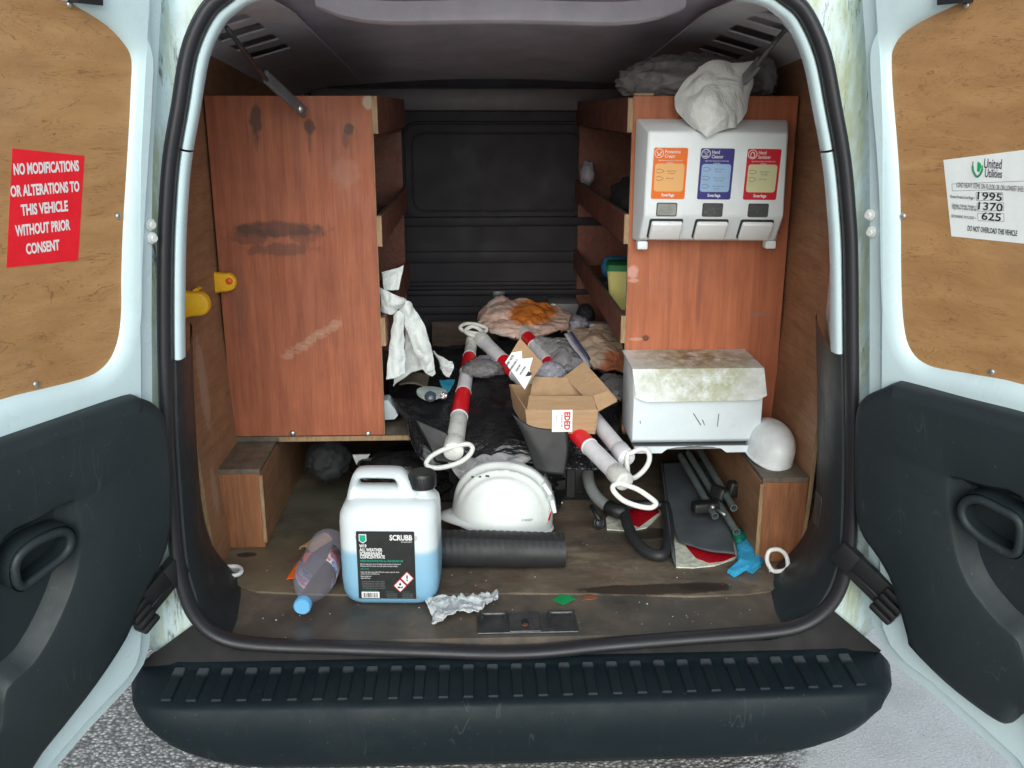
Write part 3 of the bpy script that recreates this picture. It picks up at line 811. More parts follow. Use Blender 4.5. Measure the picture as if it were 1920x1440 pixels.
# ---- struts of the roof flap
def strut(name, path_rod, path_body, bolt):
    bm = B(); tube(bm, path_rod, .0045, 8); s = obj(name, bm, 'dark_steel', van, True)
    a, b = V(path_body[0]), V(path_body[1]); d = (b - a)
    m = frame((a + b) / 2, d, (0, 0, 1)); bm = B(); box(bm, -d.length / 2, d.length / 2, -.013, .013, -.005, .005, .0045, 3, m)
    obj('strut_arm', bm, 'strut', s, True, angle=40)
    if bolt:
        bm = B(); disc_cap(bm, bolt, (0, -1, 0), .009, .008); obj('bolt', bm, 'steel', s, True)
strut('flap_strut', [(-0.4848, 0.1600, 1.6672), (-0.4847, 0.2500, 1.6438), (-0.4713, 0.4000, 1.5875)], [(-0.4750, 0.4000, 1.5956), (-0.4235, 0.5450, 1.5233)], (-0.4312, 0.5200, 1.5322))
strut('flap_strut', [(0.5071, 0.1600, 1.6807), (0.5026, 0.2500, 1.6489), (0.5097, 0.4000, 1.6071)], [(0.5131, 0.3700, 1.6212), (0.5060, 0.4500, 1.5899)], None)

# ---- bumper: profile (depth y, height z) carried across the van and wrapped round the corners
def bumper():
    prof = [(.02, .512), (-.006, .516), (-.012, .510), (-.022, .509), (-.112, .5030), (-.122, .4995), (-.1285, .492), (-.133, .45), (-.130, .41), (-.118, .375), (-.095, .350), (-.06, .345), (.02, .35)]
    bm = B(); rings = []
    N = 60
    for k in range(N + 1):
        u = -1 + 2 * k / N
        x = .012 + .728 * math.copysign(abs(u) ** .96, u)
        e = max(0, (abs(x - .012) - .58) / .148)            # corners sweep forward and the lower edge curls up
        back = .010 * (abs(x - .012) / .7) ** 2 + .05 * e ** 3.2 + .07 * (max(0, abs(x - .012) - .685) / .05) ** 2
        e2 = max(0, (abs(x - .012) - .40) / .328); lift = .15 * e2 ** 3
        ring = []
        for y, zz in prof:
            w = min(1, max(0, (.492 - zz) / .145))
            sh = 1 - .02 * w * e - .03 * max(0, (zz - .497) / .015) * e
            ring.append(V((.012 + (x - .012) * sh, min(.05, y + back * (1 if y < 0 else .2)), zz + lift * w * .9)))
        rings.append(ring)
    rings_to_mesh(bm, rings, False, True, True)
    o = obj('bumper', bm, 'bumper', van, True, angle=60)
    n = 29; first = None
    for k in range(n):
        x = .012 + (k - (n - 1) / 2) * .0455
        lean = 0.
        bm = B()
        zb = 0.; bk = .010 * (x / .7) ** 2
        e = max(0, (abs(x - .012) - .58) / .148); bk += .05 * e ** 3.2
        m = Matrix.Translation((x, -.060 + bk, .5062 + zb)) @ Matrix.Rotation(math.radians(5.2), 4, 'X')
        y1 = .044; y0 = -.050
        box(bm, -.0105, .0105, y0, y1, -.004, .0056, .0024, 1, m)
        obj('tread_rib', bm, 'rib', o)
    return o
bumper()
# ---- underbody and rear wheels
bm = B(); box(bm, -.70, .72, .06, 2.05, .36, .43, .02); obj('underbody', bm, 'under', van)
bm = B(); sweep_xz(bm, [p for p in OP if p[1] < .62 and -.592 < p[0] < .612], [O(.002, .016), O(.006, .010), O(.16, .010)]); obj('dark_gap_sheet', bm, 'under', van, True)  # added sheet, its black stands in for the dark gap above the bumper
for s in (-1, 1):
    m = Matrix.Translation((.64 * s, .72, .285)) @ Matrix.Rotation(math.pi / 2, 4, 'Y')
    bm = B(); lathe(bm, [(.17, -.085), (.255, -.085), (.278, -.07), (.285, -.03), (.285, .03), (.278, .07), (.255, .085), (.17, .085)], 36, m); w = obj('wheel', bm, 'black', van, True, angle=40)
    bm = B(); lathe(bm, [(.168, -.06), (.168, .06), (.14, .05), (.05, .035), (.0001, .035)], 24, m); obj('rim', bm, 'steel', w, True, angle=40)

# ---- rear doors
def rear_door(side, H, d, a, n, outer, hole, trim, pocket, handle_c, screws, bolts, hook):
    H, d, a, n = V(H), V(d), V(a), V(n)
    def P(u, v, w=0.): return H + d * u + a * v + n * w
    hole = smooth2(hole, 3)
    bm = B()
    rim = [bm.verts.new(P(u, v, -.055)) for u, v in outer]
    edge = [bm.verts.new(P(u, v, -.014)) for u, v in inset2(outer, .001)]
    step = [bm.verts.new(P(u, v, -.012)) for u, v in inset2(outer, .024)]
    face = [bm.verts.new(P(u, v, 0)) for u, v in inset2(outer, .036)]
    loop_strip(bm, rim, edge); loop_strip(bm, edge, step); loop_strip(bm, step, face)
    hs = []
    for ins, w in ((-.030, 0.), (-.018, -.0015), (-.008, -.006), (-.002, -.012), (0., -.018)):
        hs.append([bm.verts.new(P(u, v, w)) for u, v in inset2(hole, ins)])
    for i in range(len(hs) - 1): loop_strip(bm, hs[i], hs[i + 1])
    fill_between(bm, face, [hs[0]])
    bm.faces.new(rim)
    door = obj('rear_door', bm, 'white', van, True, angle=32)
    # plywood over the window opening
    bm = B(); prism(bm, [P(u, v, -.020) for u, v in inset2(hole, -.004)], n * .006); obj('plywood_panel', bm, 'ply_door', door)
    for u, v in screws:
        bm = B(); disc_cap(bm, P(u, v, -.0138), n, .0052, .0035); obj('screw', bm, 'steel', door, True)
    for u, v in bolts:
        bm = B(); q_ = V((0, 0, 1)).rotation_difference(n).to_matrix().to_4x4(); q_.translation = P(u, v, -.0125); lathe(bm, [(.0100, 0), (.0100, .0025), (.009, .0035), (.0066, .0036), (.0066, .0080), (.0055, .0092), (.0001, .0094)], 12, q_); obj('hinge_bolt', bm, 'bolt_white', door, True, angle=30)
    # moulded lower trim with its grab pocket
    T = .034
    tr = smooth2(trim, 3); pk = smooth2(pocket, 3)
    bm = B(); ls = []
    for ins, w in ((0., -.010), (0., .012), (.003, .022), (.010, .030), (.022, T)):
        ls.append([bm.verts.new(P(u, v, w)) for u, v in inset2(tr, ins)])
    for i in range(len(ls) - 1): loop_strip(bm, ls[i], ls[i + 1])
    ps = []
    for ins, w in ((-.008, T), (-.003, T - .002), (.002, T - .010), (.009, T - .024), (.019, T - .032)):
        ps.append([bm.verts.new(P(u, v, w)) for u, v in inset2(pk, ins)])
    for i in range(len(ps) - 1): loop_strip(bm, ps[i], ps[i + 1])
    fill_between(bm, ls[-1], [ps[0]]); fill_between(bm, ps[-1], []); fill_between(bm, ls[0], [])
    lt = obj('lower_door_trim', bm, 'trim_black', door, True, angle=35)
    hb = B(); tube(hb, [P(u, v, T + .002) for u, v in smooth2(handle_c, 4)], .0075, 10, True)
    hx = [sum(p[0] for p in handle_c) / len(handle_c), sum(p[1] for p in handle_c) / len(handle_c)]
    r0 = [hb.verts.new(P(u, v, T - .028)) for u, v in inset2(smooth2(handle_c, 4), .004)]
    r1 = [hb.verts.new(P(u, v, T + .004)) for u, v in inset2(smooth2(handle_c, 4), .004)]
    r2 = [hb.verts.new(P(u, v, T - .030)) for u, v in inset2(smooth2(handle_c, 4), -.010)]
    r3 = [hb.verts.new(P(u, v, T + .002)) for u, v in inset2(smooth2(handle_c, 4), -.009)]
    loop_strip(hb, r0, r1); loop_strip(hb, r2, r3); fill_between(hb, r0, [])
    obj('grab_handle', hb, 'trim_black', door, True, angle=40)
    return door, P

def check_strap(door, p0, p1, n, name='check_strap'):
    """black stay between pillar and door with a ribbed end block"""
    p0, p1 = V(p0), V(p1); ax = (p1 - p0).normalized(); L = (p1 - p0).length
    m = frame(p0, ax, (0, 0, 1))
    bm = B(); box(bm, 0, L * .80, -.0045, .030, -.007, .007, .003, 2, m)
    box(bm, L * .02, L * .75, -.024, -.006, -.004, .004, .002, 1, m)
    s = obj(name, bm, 'black', door, True, angle=40)
    for k, zz in enumerate((.022, .006, -.010, -.026)):
        bm = B(); box(bm, L * .62, L * 1.0, zz - .0068, zz + .0068, -.016, .016, .005, 2, m); obj('stay_rib', bm, 'black', door, True, angle=40)
    bm = B(); box(bm, -.03, .012, -.020, .030, -.010, .010, .004, 2, m); obj('stay_bracket', bm, 'black', door, True, angle=40)
    return s

LO = [(0.0002, 1.0563), (0.0072, 0.9383), (0.0133, 0.8160), (0.0139, 0.7315), (0.0118, 0.5543), (0.0080, 0.4035), (0.0043, 0.2645), (0.0013, 0.0975), (0.0008, -0.0001), (0.0069, -0.0689), (0.0200, -0.1010), (0.0499, -0.1287), (0.1359, -0.1648), (0.2005, -0.1982)] + [(.29, -.265), (.56, -.285), (.585, -.26), (.60, .2), (.60, 1.0), (.575, 1.10), (.50, 1.125), (.10, 1.135), (.02, 1.125), (-.002, 1.09)]
LH = [(0.1849, 1.0389), (0.1466, 1.0296), (0.1017, 1.0098), (0.0713, 0.9862), (0.0584, 0.9653), (0.0591, 0.9280), (0.0617, 0.8728), (0.0672, 0.7922), (0.0728, 0.7097), (0.0755, 0.6334), (0.0753, 0.5812), (0.0803, 0.5379), (0.0937, 0.5069), (0.1171, 0.4892), (0.1516, 0.4835), (0.2258, 0.4851), (0.2858, 0.4860)] + [(.40, .475), (.50, .470), (.535, .50), (.54, .62), (.54, .90), (.52, .99), (.47, 1.03), (.33, 1.045)]
LT = [(0.3107, 0.4338), (0.2066, 0.4374), (0.0832, 0.4410), (0.0584, 0.4334), (0.0271, 0.4128), (0.0082, 0.3797), (-0.0037, 0.3174), (-0.0077, 0.2458), (-0.0056, 0.1800), (0.0113, 0.1245), (0.0585, 0.0624), (0.0877, 0.0068), (0.1514, -0.0524), (0.2162, -0.0963), (0.2739, -0.1384)] + [(.33, -.235), (.50, -.24), (.545, -.20), (.55, .10), (.545, .36), (.50, .425), (.40, .43)]
LP = [(0.3153, 0.2913), (0.2635, 0.2990), (0.2047, 0.3067), (0.1954, 0.2878), (0.1921, 0.2359), (0.1965, 0.1910), (0.2126, 0.1492), (0.2402, 0.1029), (0.2774, 0.0628), (0.3235, 0.0419)] + [(.335, -.02), (.36, .10), (.345, .225)]
LHC = [(0.3043, 0.2406), (0.2970, 0.2566), (0.2750, 0.2665), (0.2444, 0.2689), (0.2223, 0.2653), (0.2111, 0.2535), (0.2113, 0.2361), (0.2238, 0.2240), (0.2491, 0.2151), (0.2746, 0.2076), (0.2906, 0.2042), (0.3016, 0.2147)]
LS = [(0.1639, 1.0352), (0.0810, 0.7314), (0.2283, 0.4941)]
LB = [(0.0202, 0.7122), (0.0167, 0.6902)]
door_l, PL = rear_door(-1, (-0.6450, -0.0300, 0.6430), (-0.5172, -0.8559, -0.0000), (0.1146, 0.0000, 0.9934), (0.8518, -0.5146, -0.0982), LO, LH, LT, LP, LHC, LS, LB, None)
RO = [(-0.0024, 1.0635), (0.0053, 0.9669), (0.0092, 0.8675), (0.0087, 0.7294), (0.0051, 0.4109), (0.0022, 0.2477), (-0.0007, 0.0001), (0.0071, -0.0484), (0.0302, -0.0907), (0.0770, -0.1196), (0.1351, -0.1324), (0.2179, -0.1621), (0.2832, -0.1882)] + [(.33, -.235), (.56, -.255), (.585, -.23), (.60, .2), (.60, 1.0), (.575, 1.10), (.50, 1.125), (.10, 1.135), (.02, 1.125), (-.003, 1.09)]
RH = [(0.1935, 1.0476), (0.1434, 1.0357), (0.1007, 1.0208), (0.0716, 1.0058), (0.0566, 0.9878), (0.0528, 0.9681), (0.0556, 0.9158), (0.0614, 0.8585), (0.0662, 0.8003), (0.0692, 0.7324), (0.0704, 0.6273), (0.0735, 0.5646), (0.0807, 0.5228), (0.0958, 0.4992), (0.1175, 0.4892), (0.1435, 0.4877), (0.2120, 0.4918), (0.2800, 0.4932)] + [(.40, .475), (.50, .470), (.535, .50), (.54, .62), (.54, .90), (.52, .99), (.47, 1.03), (.33, 1.045)]
RT = [(0.3006, 0.4544), (0.1982, 0.4541), (0.0935, 0.4552), (0.0732, 0.4512), (0.0524, 0.4376), (0.0257, 0.4204), (0.0080, 0.4002), (0.0007, 0.3606), (-0.0016, 0.2735), (-0.0006, 0.1903), (0.0149, 0.1483), (0.0484, 0.1161), (0.0747, 0.0773), (0.1040, -0.0110), (0.1127, -0.0316), (0.1817, -0.0673), (0.2477, -0.0859), (0.2833, -0.0899), (0.2985, -0.0818), (0.3087, -0.0645), (0.3241, -0.0513)] + [(.40, -.15), (.50, -.15), (.545, -.10), (.55, .10), (.545, .36), (.50, .425), (.40, .445)]
RP = [(0.3053, 0.3309), (0.2458, 0.3283), (0.1962, 0.3264), (0.1899, 0.3122), (0.1925, 0.2707), (0.2052, 0.1998), (0.2210, 0.1617), (0.2420, 0.1349), (0.2789, 0.1054), (0.3145, 0.0862)] + [(.335, .04), (.36, .12), (.345, .26)]
RHC = [(0.2162, 0.2863), (0.2276, 0.3006), (0.2480, 0.3069), (0.2784, 0.3024), (0.3014, 0.2974), (0.3101, 0.2847), (0.3097, 0.2522), (0.3027, 0.2375), (0.2858, 0.2343), (0.2542, 0.2411), (0.2288, 0.2527), (0.2166, 0.2678)]
RS = [(0.1750, 1.0405), (0.0731, 0.7285), (0.2292, 0.5010)]
RB = [(0.0122, 0.7251), (0.0150, 0.6969)]
door_r, PR = rear_door(1, (0.6670, -0.0300, 0.6400), (0.5260, -0.8505, -0.0000), (-0.1124, 0.0000, 0.9937), (-0.8466, -0.5236, -0.0958), RO, RH, RT, RP, RHC, RS, RB, None)
check_strap(door_l, (-0.6177, -0.0200, 0.7125), (-0.6668, -0.1000, 0.6638), None)
check_strap(door_r, (0.6353, -0.0200, 0.7156), (0.7069, -0.1000, 0.6534), None)
# rod of each stay running back inside the seal
bm = B(); tube(bm, [(0.6443, -0.0150, 0.7052), (0.6384, 0.0500, 0.7203), (0.6364, 0.1200, 0.7279)], .006, 8); obj('stay_rod', bm, 'black', door_r, True)
bm = B(); tube(bm, [(-0.6238, -0.0150, 0.7046), (-0.6230, 0.0500, 0.7098), (-0.6285, 0.1200, 0.7153)], .006, 8); obj('stay_rod', bm, 'black', door_l, True)
bm = B(); box(bm, .645, .660, .12, .16, .70, .745, .004); obj('stay_mount', bm, 'dark_steel', van, True, angle=40)
bm = B(); box(bm, -.632, -.617, .12, .16, .70, .745, .004); obj('stay_mount', bm, 'dark_steel', van, True, angle=40)
# interior window-frame stubs at the door tops
for Pq, dr, uv in ((PL, door_l, [(0.1487, 1.0457)][0]), (PR, door_r, [(0.1655, 1.0520)][0])):
    bm = B()
    c = [Pq(uv[0] + du, uv[1] + dv, w) for du in (-.02, .02) for dv in (-.008, .03) for w in (-.015, .012)]
    vs = [bm.verts.new(p) for p in c]
    bmesh.ops.convex_hull(bm, input=vs); obj('rubber_stop', bm, 'black', dr)

# ---- stickers on the door plywood
def door_frame(Pq, d_sign, corners):
    us = [c[0] for c in corners]; vs = [c[1] for c in corners]
    return (min(us), max(us), min(vs), max(vs))
def sticker(name, Pq, corners, mat, label, cat, w=-.0139):
    c = [sum(p[0] for p in corners) / 4, sum(p[1] for p in corners) / 4]
    base = Pq(c[0], c[1], w)
    t = thing(name, base, label, cat)
    bm = B(); n = (Pq(0, 0, 1) - Pq(0, 0, 0)); prism(bm, [Pq(u, v, w) for u, v in corners], n * .0005); obj('sheet', bm, mat, t)
    return t
LC = [(0.2563, 0.8408), (0.1413, 0.8261), (0.1537, 0.6714), (0.2700, 0.6764)]
warn = sticker('warning_sticker', PL, LC, 'red', 'red warning sticker with white capitals on the plywood of a door', 'sticker')
def on(Pq, u, v, sx, w=-.0133): return frame(Pq(u, v, w), (Pq(sx, 0, 0) - Pq(0, 0, 0)), (Pq(0, 1, 0) - Pq(0, 0, 0)))
for (s, pc, wd) in [('NO MODIFICATIONS', [(0.2038, 0.8114)][0], [(0.2541, 0.8176), (0.1492, 0.8048)]), ('OR ALTERATIONS TO', [(0.2061, 0.7814)][0], [(0.2598, 0.7873), (0.1494, 0.7767)]), ('THIS VEHICLE', [(0.2084, 0.7542)][0], [(0.2452, 0.7574), (0.1697, 0.7508)]), ('WITHOUT PRIOR', [(0.2115, 0.7260)][0], [(0.2542, 0.7290), (0.1655, 0.7236)]), ('CONSENT', [(0.2129, 0.6982)][0], [(0.2393, 0.6999), (0.1848, 0.6972)])]:
    o = text('lettering', s, .021, 'ink_white', warn, on(PL, pc[0], pc[1], -1), bold=.035)
    wid = max(v.co.length for v in o.data.vertices)
    # squeeze each line to its printed width
    ax = (PL(-1, 0, 0) - PL(0, 0, 0)).normalized(); cen = PL(pc[0], pc[1], -.0133) - V(warn.location)
    half = max(abs((v.co - cen).dot(ax)) for v in o.data.vertices); tgt = abs(wd[0][0] - wd[1][0]) / 2
    for v in o.data.vertices:
        s0 = (v.co - cen).dot(ax); v.co += ax * s0 * (tgt / half - 1)

RC = [(0.1424, 0.8203), (0.2971, 0.8443), (0.3121, 0.7065), (0.1576, 0.7046)]
info = sticker('payload_notice', PR, RC, 'label_white', 'white payload notice with handwritten weights on the plywood of a door', 'notice')
def rtext(s, px, width, size, mat, align='CENTER', bold=0., sx=1):
    o = text('lettering', s, size, mat, info, on(PR, px[0], px[1], 1), align, bold=bold)
    if width:
        ax = (PR(1, 0, 0) - PR(0, 0, 0)).normalized(); cen = PR(px[0], px[1], -.0133) - V(info.location)
        ex = [(v.co - cen).dot(ax) for v in o.data.vertices]; k = width / (max(ex) - min(ex))
        for v in o.data.vertices: v.co += ax * (v.co - cen).dot(ax) * (k - 1)
    return o
def wd(a, b): return abs(a[0] - b[0])
rtext('United', [(0.2220, 0.8175)][0], wd(*[(0.2089, 0.8169), (0.2358, 0.8181)]), .020, 'ink_pur', bold=.008)
rtext('Utilities', [(0.2232, 0.8037)][0], wd(*[(0.2101, 0.8030), (0.2362, 0.8044)]), .017, 'ink_pur', bold=.008)
rtext('LOAD HEAVY ITEMS ON FLOOR OR ON LOWEST SHELVES', [(0.2205, 0.7841)][0], wd(*[(0.1619, 0.7804), (0.2723, 0.7890)]), .011, 'ink_grey', bold=.0)
for s, p in [('Maximum Permitted Gross Weight =', [(0.1753, 0.7660)][0]), ('Unladen Vehicle Weight +', [(0.1782, 0.7533)][0]), ('75kg Driver in place to be left', [(0.1783, 0.7493)][0]), ('REMAINING PAYLOAD =', [(0.1777, 0.7362)][0])]:
    rtext(s, p, wd(*[(0.1560, 0.7646), (0.1959, 0.7675)]), .0065, 'ink_grey')
for s, p, a, b in [('1995', [(0.2168, 0.7698)][0], 1837, 1870), ('1370', [(0.2181, 0.7549)][0], 1838, 1870), ('625', [(0.2218, 0.7402)][0], 1845, 1872)]:
    rtext(s, p, .038 if len(s) > 3 else .030, .016, 'ink', bold=.012)
rtext('DO NOT OVERLOAD THIS VEHICLE', [(0.2232, 0.7196)][0], wd(*[(0.1842, 0.7173), (0.2614, 0.7227)]), .0115, 'ink', bold=.010)
def outline(Pq, pts, parent, mat, t=.0009, name='printed_box'):
    bm = B(); L = [Pq(u, v, -.0133) for u, v in pts]; tube(bm, [L[0], L[1]], t / 2, 4); [tube(bm, [L[i], L[(i + 1) % 4]], t / 2, 4) for i in (1, 2, 3)]
    obj(name, bm, mat, parent)
outline(PR, [(0.1574, 0.7849), (0.2766, 0.7968), (0.2778, 0.7856), (0.1585, 0.7745)], info, 'ink_grey', .0006)
outline(PR, [(0.1966, 0.7747), (0.2379, 0.7775), (0.2390, 0.7667), (0.1977, 0.7628)], info, 'ink_grey', .0006)
outline(PR, [(0.1987, 0.7589), (0.2399, 0.7629), (0.2403, 0.7513), (0.1998, 0.7470)], info, 'ink_grey', .0006)
outline(PR, [(0.1999, 0.7438), (0.2404, 0.7474), (0.2416, 0.7357), (0.2010, 0.7327)], info, 'ink_grey', .0006)
bm = B(); tube(bm, [PR(u, v, -.0133) for u, v in smooth2([(0.1912, 0.8200), (0.1906, 0.8130), (0.1924, 0.8052), (0.1977, 0.7984), (0.2026, 0.8018), (0.2058, 0.8090), (0.2056, 0.8152)], 4, False)], [.0008] * 4 + [.0016] * 17 + [.001] * 4, 6); obj('emblem_swoosh', bm, 'green_dk', info)
bm = B(); n_ = PR(0, 0, 1) - PR(0, 0, 0); prism(bm, [PR(u, v, -.0135) for u, v in [(0.1980, 0.8203), (0.2030, 0.8182), (0.2040, 0.8128), (0.2009, 0.8049), (0.1975, 0.8063)]], n_ * .0004); obj('emblem_leaf', bm, 'green_ink', info)

# ================================================================== shelf units
def shelf_unit(label, x_in, x_out, rails, boards, y1, panel_mat, sgn, bottom_lip):
    t = .012; y0 = .600
    u = thing('shelf_unit', ((x_in + x_out) / 2, (y0 + y1) / 2, .752), label, 'shelf', 'plywood shelf units in the load bay')
    xa, xb = min(x_in, x_out), max(x_in, x_out)
    bm = B(); box(bm, xa, xb, y0, y0 + t, .766, 1.560, .0008, 1); end = obj('end_panel', bm, panel_mat, u)
    # the raw edge of the sheet, a hair inside its faces
    xe = x_in - sgn * .0012
    bm = B(); box(bm, min(x_in, xe), max(x_in, xe), y0 + .001, y0 + t - .001, .768, 1.558); obj('raw_edge', bm, 'ply_edge', end)
    bm = B(); box(bm, xb - t if sgn > 0 else xa, xb if sgn > 0 else xa + t, y0 + t + .001, y1, .766, 1.558); obj('back_panel', bm, 'ply_inner', u)
    bm = B(); box(bm, xa, xb, y1, y1 + t, .766, 1.558); obj('far_panel', bm, 'ply_inner', u)
    for zb in boards:
        bm = B(); box(bm, xa + t + .001, xb - t - .001 if sgn > 0 else xb, y0 + t + .001, y1 - .001, zb - t, zb); obj('shelf_board', bm, 'ply_inner', u)
    for z0, z1 in rails:
        xr0, xr1 = x_in - sgn * .0125, x_in - sgn * .0006
        bm = B(); box(bm, min(xr0, xr1), max(xr0, xr1), y0 + .004, y1 - .002, z0, z1, .001, 1); r = obj('front_rail', bm, 'ply_inner' , u)
        bm = B(); box(bm, min(xr0, xr1) + .0008, max(xr0, xr1) - .0008, y0 + .0015, y0 + .0045, z0 + .001, z1 - .001); obj('raw_end', bm, 'ply_edge', r)
        bm = B(); box(bm, min(xr0, xr1) + .001, max(xr0, xr1) - .001, y0 + .006, y1 - .004, z1 - .0005, z1 + .0006); obj('raw_top', bm, 'wood_old', r)
    return u
ul = shelf_unit('plywood shelf unit with dark smear and scratches on its end panel', -.285, -.652, [(1.478, 1.560), (1.225, 1.296), (.988, 1.058)], [1.478, 1.235, .998], 1.46, 'ply_left', -1, True)
ur = shelf_unit('plywood shelf unit carrying the soap dispenser and the stained steel box on its end panel', .300, .674, [(1.480, 1.556), (1.228, 1.298), (.990, 1.058)], [1.486, 1.238, 1.000], 1.735, 'ply_right', 1, False)
# base boards the units stand on, running out under the goods in the aisle
bm = B(); box(bm, -.646, -.222, .598, 1.70, .7525, .7650, .001, 1); bb = obj('base_board', bm, 'box_top', ul)
bm = B(); box(bm, -.540, -.223, .5955, .5995, .7530, .7645); obj('raw_edge', bm, 'ply_edge', bb)
bm = B(); box(bm, .300, .664, .598, 1.70, .7610, .7655, .001, 1); obj('base_board', bm, 'box_top', ur)
for p in [(-0.5070, 0.5995, 0.7735), (-0.3249, 0.5995, 0.7698), (-0.6573, 0.5995, 0.7755)]:
    bm = B(); disc_cap(bm, p, (0, -1, 0), .0075, .006, 12); obj('bolt_head', bm, 'steel', ul, True)
bm = B(); disc_cap(bm, (0.3488, 0.5995, 1.0032), (0, -1, 0), .006, .003, 10); obj('bolt_head', bm, 'rust', ur, True)
# offcut laid on the top edge of the right-hand end panel
bm = B(); box(bm, .300, .345, .598, .640, 1.5605, 1.566, .001, 1); obj('offcut', bm, 'ply_edge', ur)
# timber lip at the floor between the units and the bulkhead
tb = thing('timber_board', (-.16, 1.665, .5585), 'dull brown board standing on edge against the dark bulkhead', 'board')
bm = B(); box(bm, -.215, .02, 1.655, 1.673, .5585, .815, .002, 1); obj('plank', bm, 'wood_old', tb)
bm = B(); box(bm, -.2146, .0196, 1.6555, 1.6725, .8152, .8165); obj('top_edge', bm, 'box_top', tb)

